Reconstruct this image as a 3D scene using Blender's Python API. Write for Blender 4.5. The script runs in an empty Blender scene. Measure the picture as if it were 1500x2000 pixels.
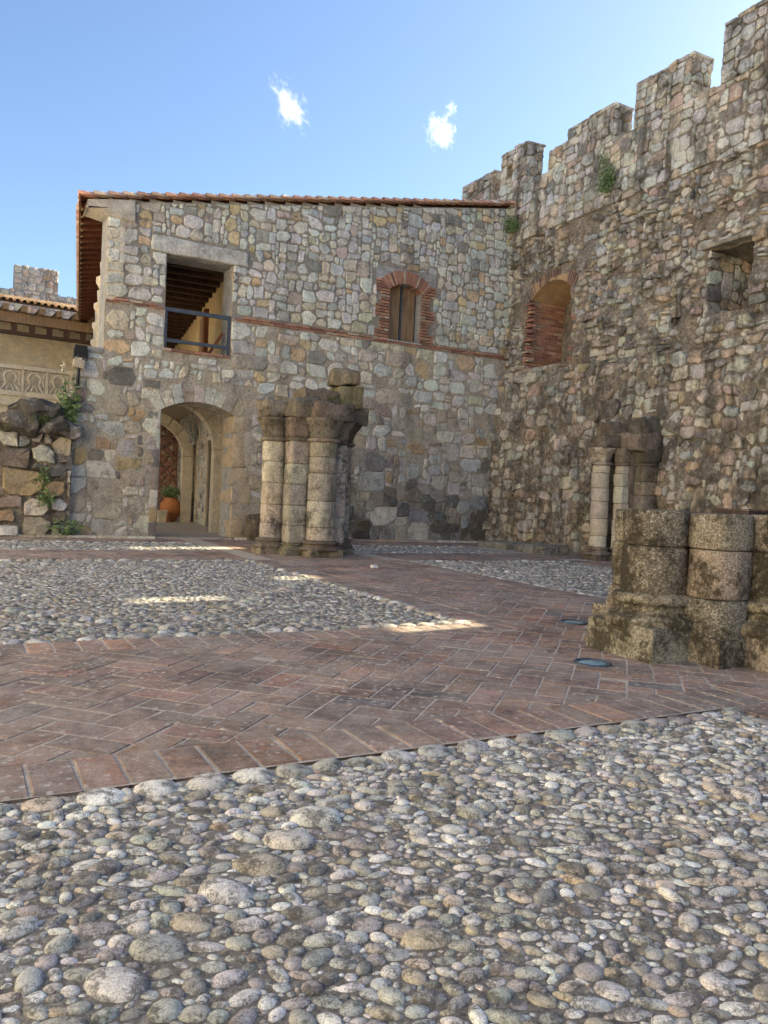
import bpy, math, random
import numpy as np
from mathutils import Vector, Matrix, noise as mnoise
random.seed(7); RNG = np.random.default_rng(11)
S = bpy.context.scene
COL = S.collection
# ------------------------------------------------------------------ camera
FPX = 1557.0; ROLL = math.atan(.045); EYE = Vector((0, 0, 1.0)); PITCH = math.atan(35 * math.cos(ROLL) / FPX)
cam_d = bpy.data.cameras.new('camera'); cam = bpy.data.objects.new('camera', cam_d); COL.objects.link(cam)
cam_d.sensor_fit = 'VERTICAL'; cam_d.sensor_height = 36.0; cam_d.lens = FPX / 2000 * 36
cam_d.clip_start = .05; cam_d.clip_end = 20000
fw = Vector((0, math.cos(PITCH), -math.sin(PITCH))); r0 = Vector((1, 0, 0)); u0 = r0.cross(fw)
rt = math.cos(ROLL) * r0 + math.sin(ROLL) * u0; up = -math.sin(ROLL) * r0 + math.cos(ROLL) * u0
cam.matrix_world = Matrix((( rt.x, up.x, -fw.x, EYE.x), (rt.y, up.y, -fw.y, EYE.y), (rt.z, up.z, -fw.z, EYE.z), (0, 0, 0, 1)))
S.camera = cam
# ------------------------------------------------------------------ courtyard frame: s along the house front, t out of it, z up
ANG = math.radians(28.2)
U = np.array([math.cos(ANG), math.sin(ANG), 0]); T = np.array([math.sin(ANG), -math.cos(ANG), 0]); K = np.array([2.79, 18.46, 0])
# ------------------------------------------------------------------ sky and sun
SUN_TAN = .58; SUN_SKEW = .075
sd = U - T * SUN_SKEW; sd /= np.linalg.norm(sd); sd = sd + np.array([0, 0, SUN_TAN]); sd /= np.linalg.norm(sd)
world = bpy.data.worlds.new('World'); S.world = world; world.use_nodes = True
wn = world.node_tree; bg = wn.nodes['Background']
sky = wn.nodes.new('ShaderNodeTexSky'); sky.sky_type = 'NISHITA'; sky.sun_disc = False
sky.sun_elevation = math.asin(sd[2]); sky.sun_rotation = math.atan2(sd[0], sd[1])
sky.air_density = 1.0; sky.dust_density = 1.3; sky.ozone_density = 3.2; sky.altitude = 400
wn.links.new(sky.outputs[0], bg.inputs[0]); bg.inputs[1].default_value = .076
sun_d = bpy.data.lights.new('sun', 'SUN'); sun_d.energy = 5.0; sun_d.angle = math.radians(.5); sun_d.color = (1, .88, .6)
sun = bpy.data.objects.new('sun', sun_d); COL.objects.link(sun)
sun.rotation_euler = Vector(sd).to_track_quat('Z', 'Y').to_euler(); sun.location = (30, 30, 40)
S.view_settings.view_transform = 'Standard'; S.view_settings.look = 'None'; S.view_settings.exposure = 1.82; S.view_settings.gamma = 1
S.view_settings.use_curve_mapping = False
S.cycles.use_denoising = True; S.cycles.max_bounces = 8; S.cycles.diffuse_bounces = 5; S.cycles.glossy_bounces = 3
S.cycles.volume_bounces = 3; S.cycles.sample_clamp_indirect = 8

# ------------------------------------------------------------------ helpers
def W3(p):
    p = np.asarray(p, float).reshape(-1, 3)
    return K + p[:, :1] * U + p[:, 1:2] * T + p[:, 2:3] * np.array([0, 0, 1.0])
def proj(P):
    d = np.asarray(P, float) - np.array(EYE); w = d @ np.array(fw)
    if w < .05: return None
    return 750 + FPX * (d @ np.array(rt)) / w, 1000 - FPX * (d @ np.array(up)) / w, w
def nz(x, y=0., z=0.): return mnoise.noise(Vector((x, y, z)))
def fbm(x, y, z, o=3): return mnoise.fractal(Vector((x, y, z)), 1.0, 2.0, o)
ORG = {}
class MB:
    """collects shapes in courtyard coordinates; build() links them as one mesh object"""
    def __init__(self): self.v = []; self.f = []; self.c = []; self.n = 0
    def add(self, v, f, tint=(.4, .4, .4)):
        v = np.asarray(v, float).reshape(-1, 3); self.v.append(v); o = self.n
        self.f.extend([tuple(i + o for i in q) for q in f]); self.n += len(v)
        self.c.append(np.tile(np.array([*tint, 1.0]), (len(v), 1))); return self
    def box(self, a, b, tint=(.4, .4, .4)):
        (x0, y0, z0), (x1, y1, z1) = a, b
        v = [(x0, y0, z0), (x1, y0, z0), (x1, y1, z0), (x0, y1, z0), (x0, y0, z1), (x1, y0, z1), (x1, y1, z1), (x0, y1, z1)]
        return self.add(v, BOXF, tint)
    def hexa(self, v, tint=(.4, .4, .4)): return self.add(v, BOXF, tint)
    def bar(self, p, q, w, h, tint=(.4, .4, .4)):
        p, q = np.array(p, float), np.array(q, float); d = (q - p) / np.linalg.norm(q - p)
        a = np.cross(d, [0, 0, 1.0]); a = np.array([1., 0, 0]) if np.linalg.norm(a) < 1e-3 else a / np.linalg.norm(a)
        b = np.cross(a, d); A, B = a * w / 2, b * h / 2
        return self.add([p - A - B, p + A - B, q + A - B, q - A - B, p - A + B, p + A + B, q + A + B, q - A + B], BOXF, tint)
    def tube(self, pts, rad, seg=8, tint=(.4, .4, .4)):
        pts = [np.array(p, float) for p in pts]; rad = rad if hasattr(rad, '__len__') else [rad] * len(pts)
        v = []
        for i, p in enumerate(pts):
            d = pts[min(i + 1, len(pts) - 1)] - pts[max(i - 1, 0)]; d /= np.linalg.norm(d)
            a = np.cross(d, [0.13, .2, 1.0]); a /= np.linalg.norm(a); b = np.cross(d, a)
            for k in range(seg):
                th = 2 * math.pi * k / seg; v.append(p + rad[i] * (math.cos(th) * a + math.sin(th) * b))
        f = [(i * seg + k, i * seg + (k + 1) % seg, (i + 1) * seg + (k + 1) % seg, (i + 1) * seg + k) for i in range(len(pts) - 1) for k in range(seg)]
        f += [tuple(range(seg))[::-1], tuple((len(pts) - 1) * seg + k for k in range(seg))]
        return self.add(v, f, tint)
    def lathe(self, c, prof, seg=28, tint=(.4, .4, .4), rough=0., a0=0, a1=2 * math.pi, seed=0, cap=True):
        v = []; full = abs(a1 - a0 - 2 * math.pi) < 1e-6; m = seg if full else seg + 1
        for r, z in prof:
            for k in range(m):
                th = a0 + (a1 - a0) * k / seg
                x, y = math.cos(th), math.sin(th)
                rr = r + (rough * fbm(c[0] * 3 + x * 2 + seed, c[1] * 3 + y * 2, (c[2] + z) * 4) if rough else 0)
                v.append((c[0] + rr * x, c[1] + rr * y, c[2] + z))
        f = [(i * m + k, i * m + (k + 1) % m, (i + 1) * m + (k + 1) % m, (i + 1) * m + k) for i in range(len(prof) - 1) for k in range(m if full else m - 1)]
        if cap: f += [tuple(range(m))[::-1], tuple((len(prof) - 1) * m + k for k in range(m))]
        return self.add(v, f, tint)
    def prism(self, poly, axis, d0, d1, tint=(.4, .4, .4)):
        """poly of (a,b) extruded along axis 's','t' or 'z'"""
        n = len(poly)
        def P(a, b, d): return {'s': (d, a, b), 't': (a, d, b), 'z': (a, b, d)}[axis]
        v = [P(a, b, d0) for a, b in poly] + [P(a, b, d1) for a, b in poly]
        f = [tuple(range(n))[::-1], tuple(range(n, 2 * n))] + [(i, (i + 1) % n, n + (i + 1) % n, n + i) for i in range(n)]
        return self.add(v, f, tint)
    def build(self, name, mat, parent=None, smooth=False, world=False, **kw):
        v = np.concatenate(self.v); c = np.concatenate(self.c)
        if not world: v = W3(v)
        ctr = (v.min(0) + v.max(0)) / 2; me = bpy.data.meshes.new(name)
        f = self.f if world else [q[::-1] for q in self.f]
        me.from_pydata((v - ctr).tolist(), [], f); me.update()
        at = me.attributes.new('tint', 'FLOAT_COLOR', 'POINT'); at.data.foreach_set('color', c.astype(np.float32).ravel())
        if smooth: me.polygons.foreach_set('use_smooth', [True] * len(me.polygons))
        me.materials.append(mat); return put(name, me, ctr, parent, **kw)
BOXF = [(0, 3, 2, 1), (4, 5, 6, 7), (0, 1, 5, 4), (1, 2, 6, 5), (2, 3, 7, 6), (3, 0, 4, 7)]
def put(name, data, loc, parent=None, rot=None, scale=None, **kw):
    o = bpy.data.objects.new(name, data); COL.objects.link(o); loc = np.asarray(loc, float)
    if parent is not None: o.parent = parent; o.location = loc - ORG[parent.name]
    else: o.location = loc
    if rot is not None: o.rotation_euler = rot
    if scale is not None: o.scale = scale
    ORG[o.name] = loc
    for k, x in kw.items(): o[k] = x
    return o
def thing(name, stz, label, category, group=None, world=False):
    o = put(name, None, stz if world else W3(stz)[0], None, label=label, category=category)
    if group: o['group'] = group
    return o
def setting(name, mb, mat, **kw): return mb.build(name, mat, None, kind='structure', **kw)

# ------------------------------------------------------------------ materials
class NT:
    def __init__(self, name):
        self.m = bpy.data.materials.new(name); self.m.use_nodes = True; self.t = self.m.node_tree
        self.b = self.t.nodes['Principled BSDF']; self.b.inputs['Specular IOR Level'].default_value = .25
        self.pos = self.t.nodes.new('ShaderNodeNewGeometry').outputs['Position']
    def n(self, ty, **kw):
        x = self.t.nodes.new(ty)
        for k, v in kw.items(): setattr(x, k, v)
        return x
    def l(self, a, b): self.t.links.new(a, b)
    def noise(self, scale, detail=5, rough=.6, vec=None, dist=0.):
        x = self.n('ShaderNodeTexNoise'); x.inputs['Scale'].default_value = scale; x.inputs['Detail'].default_value = detail
        x.inputs['Roughness'].default_value = rough; x.inputs['Distortion'].default_value = dist
        self.l(vec or self.pos, x.inputs['Vector']); return x.outputs['Fac']
    def voro(self, scale, vec=None, feature='F1'):
        x = self.n('ShaderNodeTexVoronoi'); x.feature = feature; x.inputs['Scale'].default_value = scale; self.l(vec or self.pos, x.inputs['Vector']); return x.outputs['Distance']
    def ramp(self, fac, lo, hi, a=0., b=1.):
        x = self.n('ShaderNodeMapRange'); self.l(fac, x.inputs[0])
        for i, v in zip((1, 2, 3, 4), (lo, hi, a, b)): x.inputs[i].default_value = v
        return x.outputs[0]
    def math(self, op, a, b):
        x = self.n('ShaderNodeMath', operation=op)
        for i, v in ((0, a), (1, b)):
            if isinstance(v, (int, float)): x.inputs[i].default_value = v
            else: self.l(v, x.inputs[i])
        return x.outputs[0]
    def mix(self, fac, a, b, mode='MIX'):
        x = self.n('ShaderNodeMix', data_type='RGBA', blend_type=mode)
        for i, v in ((0, fac), (6, a), (7, b)):
            if isinstance(v, (int, float)): x.inputs[i].default_value = v
            elif isinstance(v, tuple): x.inputs[i].default_value = (*v, 1)
            else: self.l(v, x.inputs[i])
        return x.outputs[2]
    def grey(self, v):
        x = self.n('ShaderNodeCombineColor')
        for i in range(3): self.l(v, x.inputs[i])
        return x.outputs[0]
    def tint(self): return self.n('ShaderNodeAttribute', attribute_name='tint').outputs['Color']
    def bump(self, h, strength, dist, prev=None):
        x = self.n('ShaderNodeBump'); x.inputs['Strength'].default_value = strength; x.inputs['Distance'].default_value = dist
        self.l(h, x.inputs['Height'])
        if prev is not None: self.l(prev, x.inputs['Normal'])
        return x.outputs[0]
    def done(self, col, rough=.9, normal=None):
        if isinstance(col, tuple): self.b.inputs['Base Color'].default_value = (*col, 1)
        else: self.l(col, self.b.inputs['Base Color'])
        if isinstance(rough, (int, float)): self.b.inputs['Roughness'].default_value = rough
        else: self.l(rough, self.b.inputs['Roughness'])
        if normal is not None: self.l(normal, self.b.inputs['Normal'])
        return self.m
def rock(name, hue_=.35, streak=0., dust=None, spots=0., dark=(.5, .62, .8), darkcol=(.07, .065, .06), dscale=3., pale=(.6, .7, .5), palecol=(.62, .6, .55), pscale=9., grain=.35, bump=.5, bd=.02, bs=22., base=None, fine=90., mid=.3, ms=30.):
    """weathered mineral surface: tint x mottling, dark lichen crust, pale spots, grain and relief"""
    q = NT(name); c = q.tint() if base is None else q.mix(0., base, base)
    big = q.noise(5., 5, .65); c = q.mix(1., c, q.grey(q.ramp(big, .25, .75, .72, 1.25)), 'MULTIPLY')
    hue = q.noise(1.7, 3); c = q.mix(q.ramp(hue, .5, .75, 0, hue_), c, q.mix(1., c, (1.25, .98, .7), 'MULTIPLY'))
    g = q.noise(fine, 4, .75); c = q.mix(1., c, q.grey(q.ramp(g, .3, .7, 1 - grain, 1 + grain)), 'MULTIPLY')
    md = q.noise(ms, 6, .7); c = q.mix(1., c, q.grey(q.ramp(md, .28, .72, 1 - mid, 1 + mid)), 'MULTIPLY')
    if pale: c = q.mix(q.math('MULTIPLY', q.ramp(q.noise(pscale, 8, .72), pale[0], pale[1]), pale[2]), c, palecol)
    if dark:
        d = q.math('ADD', q.math('MULTIPLY', q.noise(dscale, 7, .7), .7), q.math('MULTIPLY', q.noise(dscale * 9, 5, .7), .3))
        c = q.mix(q.math('MULTIPLY', q.ramp(d, dark[0], dark[1]), dark[2]), c, darkcol)
    if streak:
        mp_ = q.n('ShaderNodeMapping'); mp_.inputs['Scale'].default_value = (2.4, 2.4, .22); q.l(q.pos, mp_.inputs[0])
        c = q.mix(q.math('MULTIPLY', q.ramp(q.math('ADD', q.math('MULTIPLY', q.noise(1.3, 6, .65, mp_.outputs[0]), .75), q.math('MULTIPLY', q.noise(12, 5), .25)), .5, .62), streak), c, darkcol)
    if dust:
        c = q.mix(q.math('MULTIPLY', q.ramp(q.math('ADD', q.math('MULTIPLY', q.noise(1.1, 5, .6), .5), q.math('MULTIPLY', q.noise(9, 6, .7), .5)), .44, .6), dust[0]), c, dust[1])
    if spots:
        vo = q.n('ShaderNodeTexVoronoi'); vo.inputs['Scale'].default_value = spots; q.l(q.pos, vo.inputs['Vector'])
        sep = q.n('ShaderNodeSeparateColor'); q.l(vo.outputs['Color'], sep.inputs[0])
        k = q.math('MULTIPLY', q.ramp(vo.outputs['Distance'], .34, .2), q.ramp(sep.outputs[0], .58, .62)); k = q.math('MULTIPLY', k, q.ramp(q.noise(1.6, 3), .38, .55)); c = q.mix(q.math('MULTIPLY', k, .8), c, (.55, .52, .48))
    n = q.bump(q.noise(bs, 8, .62), bump, bd); n = q.bump(md, bump * .6, bd * .5, n); n = q.bump(g, bump * .8, bd * .25, n)
    return q.done(c, .92, n)
M = {}
M['facade'] = rock('facade_stone', hue_=.25, streak=.35, dark=(.53, .64, .65), dscale=3.2, pale=(.57, .68, .5), mid=.34, ms=26, bump=.8)
M['wall'] = rock('castle_stone', streak=.75, dark=(.475, .6, .8), dscale=1.8, darkcol=(.075, .066, .054), pale=(.54, .64, .6), bump=.65, bd=.03, mid=.36, ms=24)
M['mortar'] = rock('lime_mortar', streak=.3, dark=(.56, .7, .6), dscale=1.9, pale=(.58, .68, .5), bump=1., bd=.03, bs=35, grain=.3, mid=.4)
M['wall_mortar'] = rock('earthy_mortar', streak=.7, dark=(.48, .62, .8), dscale=1.8, darkcol=(.075, .066, .054), pale=(.53, .62, .75), palecol=(.58, .52, .43), base=(.34, .29, .23), bump=1., bd=.06, bs=26, mid=.5, ms=18)
M['pier'] = rock('pier_granite', streak=.6, dark=(.5, .61, .85), dscale=2.6, darkcol=(.045, .04, .032), pale=(.6, .68, .45), palecol=(.55, .5, .4), pscale=22, grain=.55, fine=60, bump=.9, bd=.02, bs=45, mid=.35, ms=24)
M['stub'] = rock('mossy_granite', dark=(.45, .55, .9), dscale=3.4, darkcol=(.04, .034, .022), pale=(.52, .58, .8), palecol=(.5, .47, .4), pscale=55, grain=.8, fine=110, bump=1., bd=.014, bs=70, mid=.5, ms=60)
M['ashlar'] = rock('dressed_stone', dark=(.58, .72, .5), pale=(.6, .72, .35), grain=.22, bump=.35, bd=.01)
M['brick'] = rock('wall_brick', dark=(.6, .75, .5), dscale=4, pale=(.6, .72, .4), palecol=(.5, .42, .35), grain=.3, bump=.5, bd=.008, bs=50)
M['paver'] = rock('paving_brick', hue_=.1, dust=(.65, (.4, .345, .3)), spots=26., dark=(.455, .58, .75), dscale=1.9, darkcol=(.1, .085, .08), pale=(.56, .63, .75), palecol=(.5, .45, .42), pscale=21, grain=.5, fine=170, bump=.8, bd=.008, bs=60, mid=.3, ms=45)
M['joint'] = rock('paving_joint', hue_=.1, dust=(.6, (.42, .37, .32)), dark=(.54, .7, .5), dscale=4, base=(.5, .445, .385), bump=.8, bd=.01, bs=60)
M['pebble'] = rock('river_pebble', hue_=.08, dark=(.485, .56, .75), dscale=17, darkcol=(.06, .055, .05), pale=(.58, .66, .4), palecol=(.66, .66, .66), pscale=30, grain=.5, fine=260, bump=.6, bd=.005, bs=90, mid=.28, ms=70)
M['bed'] = rock('pebble_bed', dark=(.5, .66, .6), dscale=6, darkcol=(.07, .06, .05), base=(.27, .25, .22), pale=(.56, .68, .5), mid=.5, ms=60, bump=1., bd=.015, bs=70, fine=180, grain=.45)
M['earth'] = rock('earth', base=(.45, .39, .31), bump=.8)
M['tile'] = rock('clay_tile', dark=(.6, .75, .6), dscale=5, pale=(.58, .7, .4), palecol=(.5, .4, .28), grain=.25, bump=.4, bd=.01)
M['plaster'] = rock('ochre_plaster', dark=None, base=(.55, .4, .2), pale=(.55, .75, .3), palecol=(.75, .66, .5), grain=.08, bump=.15, bd=.004)
M['plaster_warm'] = rock('warm_lime_plaster', dark=(.6, .75, .5), base=(.42, .28, .16), pale=(.6, .7, .4), bump=.6, bd=.015)
M['plaster_worn'] = rock('worn_lime_wash', dark=(.6, .75, .5), base=(.4, .24, .15), pale=(.55, .7, .5), palecol=(.55, .42, .3), bump=.6, bd=.015)
M['plaster_tan'] = rock('tan_plaster', dark=None, base=(.82, .73, .57), pale=(.55, .75, .3), grain=.08, bump=.15, bd=.004)
M['cream'] = rock('cream_stone', dark=(.62, .75, .4), base=(.62, .55, .43), pale=(.6, .72, .3), grain=.15, bump=.3, bd=.008)
M['plaster_pale'] = rock('pale_plaster', dark=None, base=(.78, .73, .66), pale=(.55, .75, .3), grain=.08, bump=.15, bd=.004)
def simple(name, col, rough=.6, metal=0., wave=None):
    q = NT(name); c = q.mix(1., col, q.grey(q.ramp(q.noise(14, 5), .3, .7, .7, 1.2)), 'MULTIPLY')
    q.b.inputs['Metallic'].default_value = metal
    return q.done(c, rough, q.bump(q.noise(60, 4), .15, .004))
def woodmat(name, col, sc=(30, 30, 2.)):
    q = NT(name); mp = q.n('ShaderNodeMapping'); mp.inputs['Scale'].default_value = sc; q.l(q.pos, mp.inputs[0])
    w = q.noise(1., 6, .7, mp.outputs[0], .6)
    c = q.mix(q.ramp(w, .3, .7), tuple(x * .55 for x in col), tuple(min(1, x * 1.35) for x in col))
    c = q.mix(q.ramp(q.noise(2.2, 5), .45, .7, 0, .5), c, tuple(x * .4 for x in col))
    return q.done(c, .7, q.bump(w, .3, .006))
M['rafter'] = woodmat('rafter_wood', (.2, .075, .04)); M['beam'] = woodmat('dark_beam_wood', (.085, .045, .028)); M['shutter'] = woodmat('shutter_wood', (.3, .195, .11))
M['steel'] = simple('painted_steel', (.085, .1, .125), .45, .3); M['black'] = simple('black_metal', (.02, .02, .022), .4); M['paper'] = simple('white_paper', (.85, .85, .86), .8)
M['terracotta'] = simple('terracotta', (.5, .2, .08), .75); M['darkdoor'] = simple('dark_door', (.03, .024, .02), .6)
M['iron'] = simple('rusty_iron', (.075, .055, .05), .7, .4)
def leafmat(name, a, b):
    q = NT(name); c = q.mix(q.ramp(q.noise(25, 3), .3, .7), a, b); q.b.inputs['Subsurface Weight'].default_value = 0.
    return q.done(c, .6)
M['leaf'] = leafmat('leaf', (.07, .14, .045), (.24, .32, .15)); M['moss'] = leafmat('moss', (.03, .07, .015), (.12, .15, .04)); M['dry'] = leafmat('dry_stalk', (.35, .3, .17), (.55, .5, .33))
M['flower'] = leafmat('pale_flower', (.75, .68, .5), (.85, .8, .65))
def glassmat():
    q = NT('pane_glass'); q.b.inputs['Transmission Weight'].default_value = 1.; q.b.inputs['IOR'].default_value = 1.45
    return q.done((.93, .96, .97), .02)
M['glass'] = glassmat()
def lensmat():
    q = NT('uplight_lens'); q.b.inputs['Specular IOR Level'].default_value = .9
    return q.done(q.mix(q.ramp(q.noise(30, 4), .4, .7), (.16, .33, .43), (.3, .48, .56)), .1)
M['lens'] = lensmat()

# ------------------------------------------------------------------ stones of a rubble wall: rounded cells of a power diagram
def clip(poly, a, b, c):
    out = []; n = len(poly)
    for i in range(n):
        p, q = poly[i], poly[(i + 1) % n]; dp, dq = a * p[0] + b * p[1] - c, a * q[0] + b * q[1] - c
        if dp <= 0: out.append(p)
        if (dp < 0 < dq) or (dq < 0 < dp): k = dp / (dp - dq); out.append((p[0] + k * (q[0] - p[0]), p[1] + k * (q[1] - p[1])))
    return out
def poly_area(p): return abs(sum(p[i][0] * p[(i + 1) % len(p)][1] - p[(i + 1) % len(p)][0] * p[i][1] for i in range(len(p)))) / 2
def rows(a0, a1, b0, b1, hmin, hmax, wmin, wmax, rnd):
    out = []; b = b0
    while b < b1:
        h = rnd.uniform(hmin, hmax); a = a0 - rnd.uniform(0, .3)
        while a < a1 + .1:
            w = h * rnd.uniform(wmin, wmax)
            if rnd.random() < .2:
                out += [(a + w / 2, b + h * .25, h * .5), (a + w / 2 + rnd.uniform(-.03, .03), b + h * .75, h * .5)]
            else: out.append((a + w / 2, b + h * .5 + rnd.uniform(-.25, .25) * h, math.sqrt(w * h) * rnd.uniform(.6, 1.4)))
            if rnd.random() < .22: out.append((a + w, b + h * rnd.uniform(0, 1), h * .35))
            a += w
        b += h
    return out
def stone_cells(seeds, rect, planes=(), holes=(), gap=.014, big=.85):
    """convex cells (a,b) clipped to rect, half-planes (a,b,c: ax+by<=c) and kept out of the hole rectangles"""
    a0, a1, b0, b1 = rect
    seeds = [s for s in seeds if a0 < s[0] < a1 and b0 < s[1] < b1 and not any(h[0] < s[0] < h[1] and h[2] < s[1] < h[3] for h in holes) and all(p[0] * s[0] + p[1] * s[1] < p[2] for p in planes)]
    P = np.array([s[:2] for s in seeds]); Wt = np.array([(s[2] * .5) ** 2 * big for s in seeds]); out = []
    for i in range(len(P)):
        d = P - P[i]; q = (d ** 2).sum(1); near = np.argsort(q)[1:26]; x, y = P[i]; m = 1.2
        poly = [(x - m, y - m), (x + m, y - m), (x + m, y + m), (x - m, y + m)]
        for j in near:
            if q[j] > 1.4: break
            A, B = 2 * d[j]; L = math.hypot(A, B); c = (P[j] ** 2).sum() - (P[i] ** 2).sum() - Wt[j] + Wt[i] - gap * L
            poly = clip(poly, A, B, c)
            if len(poly) < 3: break
        if len(poly) < 3: continue
        for A, B, c in [(-1, 0, -a0 - gap), (1, 0, a1 - gap), (0, -1, -b0 - gap), (0, 1, b1 - gap)] + list(planes):
            poly = clip(poly, A, B, c)
            if len(poly) < 3: break
        if len(poly) < 3: continue
        for h in holes:
            if max(p[0] for p in poly) < h[0] or min(p[0] for p in poly) > h[1] or max(p[1] for p in poly) < h[2] or min(p[1] for p in poly) > h[3]: continue
            opts = [(h[0] - x, (1, 0, h[0] - gap)), (x - h[1], (-1, 0, -h[1] - gap)), (h[2] - y, (0, 1, h[2] - gap)), (y - h[3], (0, -1, -h[3] - gap))]
            poly = clip(poly, *max(opts)[1])
            if len(poly) < 3: break
        if len(poly) < 3 or poly_area(poly) < .0016: continue
        out.append(poly)
    return out
def outline(poly, n, rnd, cut=.11, jit=.035):
    for _ in range(1):
        q = []
        for i in range(len(poly)):
            p, r = poly[i], poly[(i + 1) % len(poly)]; k = cut * rnd.uniform(.5, 1.2)
            q += [(p[0] + k * (r[0] - p[0]), p[1] + k * (r[1] - p[1])), (r[0] + k * (p[0] - r[0]), r[1] + k * (p[1] - r[1]))]
        poly = q
    P = np.array(poly); L = np.hypot(*(np.roll(P, -1, 0) - P).T); cum = np.concatenate([[0], np.cumsum(L)]); out = []
    off = rnd.random()
    for k in range(n):
        t = (k + off) / n * cum[-1]; i = min(np.searchsorted(cum, t, 'right') - 1, len(P) - 1); f = (t - cum[i]) / max(L[i], 1e-9)
        out.append(P[i] + f * (P[(i + 1) % len(P)] - P[i]))
    P = np.array(out); c = P.mean(0)
    for k in range(n): P[k] = c + (P[k] - c) * (1 + rnd.uniform(-jit, jit * .4))
    return P, c
def stone(poly, mp, rnd, hr=(.015, .05), D=None, n=12, face=.88, back=.03):
    P, c = outline(poly, n, rnd, rnd.choice((.04, .08, .12, .18))); h = rnd.uniform(*hr); d = D(*c) if D else 0.
    sz = math.sqrt(poly_area(poly)); tx, ty = rnd.uniform(-.07, .07), rnd.uniform(-.07, .07)
    v = []
    for q in P: v.append(mp(q[0], q[1], d - back))
    for q in P:
        e = q - c; v.append(mp(q[0], q[1], d + h * .45 + tx * e[0] + ty * e[1]))
    for q in P:
        e = (q - c) * (face + rnd.uniform(-.05, .04)); v.append(mp(c[0] + e[0], c[1] + e[1], d + h * rnd.uniform(.85, 1.12) + tx * e[0] + ty * e[1]))
    v.append(mp(c[0], c[1], d + h * rnd.uniform(.85, 1.2)))
    f = [(i, (i + 1) % n, n + (i + 1) % n, n + i) for i in range(n)] + [(n + i, n + (i + 1) % n, 2 * n + (i + 1) % n, 2 * n + i) for i in range(n)] + [(2 * n + i, 2 * n + (i + 1) % n, 3 * n) for i in range(n)]
    return v, f
def rubble(a0, a1, b0, b1, u, sizes, rnd):
    """fills a wall field with blocks of mixed sizes (w, h in units of u), smallest ones packing the gaps"""
    NA, NB = int((a1 - a0) / u) + 1, int((b1 - b0) / u) + 1; occ = np.zeros((NB, NA), bool); out = []
    for j in range(NB):
        i = 0
        while i < NA:
            if occ[j, i]: i += 1; continue
            opts = rnd.choices([s[1] for s in sizes], [s[0] for s in sizes], k=5) + [(2, 1), (1, 2), (1, 1)]
            for w, h in opts:
                if i + w <= NA and j + h <= NB and not occ[j:j + h, i:i + w].any(): break
            else: w = h = 1
            occ[j:j + h, i:i + w] = True; out.append((a0 + i * u, a0 + (i + w) * u, b0 + j * u, b0 + (j + h) * u)); i += w
    return out
def rubble_cells(rects, rect, planes=(), holes=(), gap=.01, rnd=random, warp=.035, fq=2.6, cutp=.6):
    A0, A1, B0, B1 = rect; out = []; off = rnd.random() * 40
    def wp(a, b): return a + warp * nz(a * fq + off, b * fq, 1.3) + warp * .5 * nz(a * fq * 3 + off, b * fq * 3, 7.7), b + warp * nz(a * fq, b * fq + off, 4.1) + warp * .5 * nz(a * fq * 3, b * fq * 3 + off, 9.9)
    for a0, a1, b0, b1 in rects:
        w, h = a1 - a0, b1 - b0; g = gap * rnd.uniform(.5, 1.5); a0 += g; a1 -= g; b0 += g; b1 -= g
        if a1 - a0 < .02 or b1 - b0 < .02: continue
        m = min(w, h); poly = []
        C = [(a0, b0), (a1, b0), (a1, b1), (a0, b1)]
        C = [(x + rnd.uniform(-.09, .09) * m * .7, y + rnd.uniform(-.09, .09) * m * .7) for x, y in C]
        for k in range(4):
            p, q, r = C[k - 1], C[k], C[(k + 1) % 4]; c = rnd.uniform(.18, .5) * m if rnd.random() < cutp else .06 * m
            for o in (p, r):
                L = math.hypot(o[0] - q[0], o[1] - q[1]); t = min(c * rnd.uniform(.6, 1.3), L * .42) / L; poly.append((q[0] + (o[0] - q[0]) * t, q[1] + (o[1] - q[1]) * t))
        poly = [wp(*p) for p in poly]; x, y = np.mean(poly, 0)
        if not (A0 < x < A1 and B0 < y < B1): continue
        for P in [(-1, 0, -A0 - gap), (1, 0, A1 - gap), (0, -1, -B0 - gap), (0, 1, B1 - gap)] + list(planes):
            poly = clip(poly, *P)
            if len(poly) < 3: break
        if len(poly) < 3: continue
        ok = True
        for hh in holes:
            if max(p[0] for p in poly) < hh[0] or min(p[0] for p in poly) > hh[1] or max(p[1] for p in poly) < hh[2] or min(p[1] for p in poly) > hh[3]: continue
            if hh[0] < x < hh[1] and hh[2] < y < hh[3]: ok = False; break
            opts = [(hh[0] - x, (1, 0, hh[0] - gap)), (x - hh[1], (-1, 0, -hh[1] - gap)), (hh[2] - y, (0, 1, hh[2] - gap)), (y - hh[3], (0, -1, -hh[3] - gap))]
            poly = clip(poly, *max(opts)[1])
            if len(poly) < 3: ok = False; break
        if ok and poly_area(poly) > .0012: out.append(poly)
    return out
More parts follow.
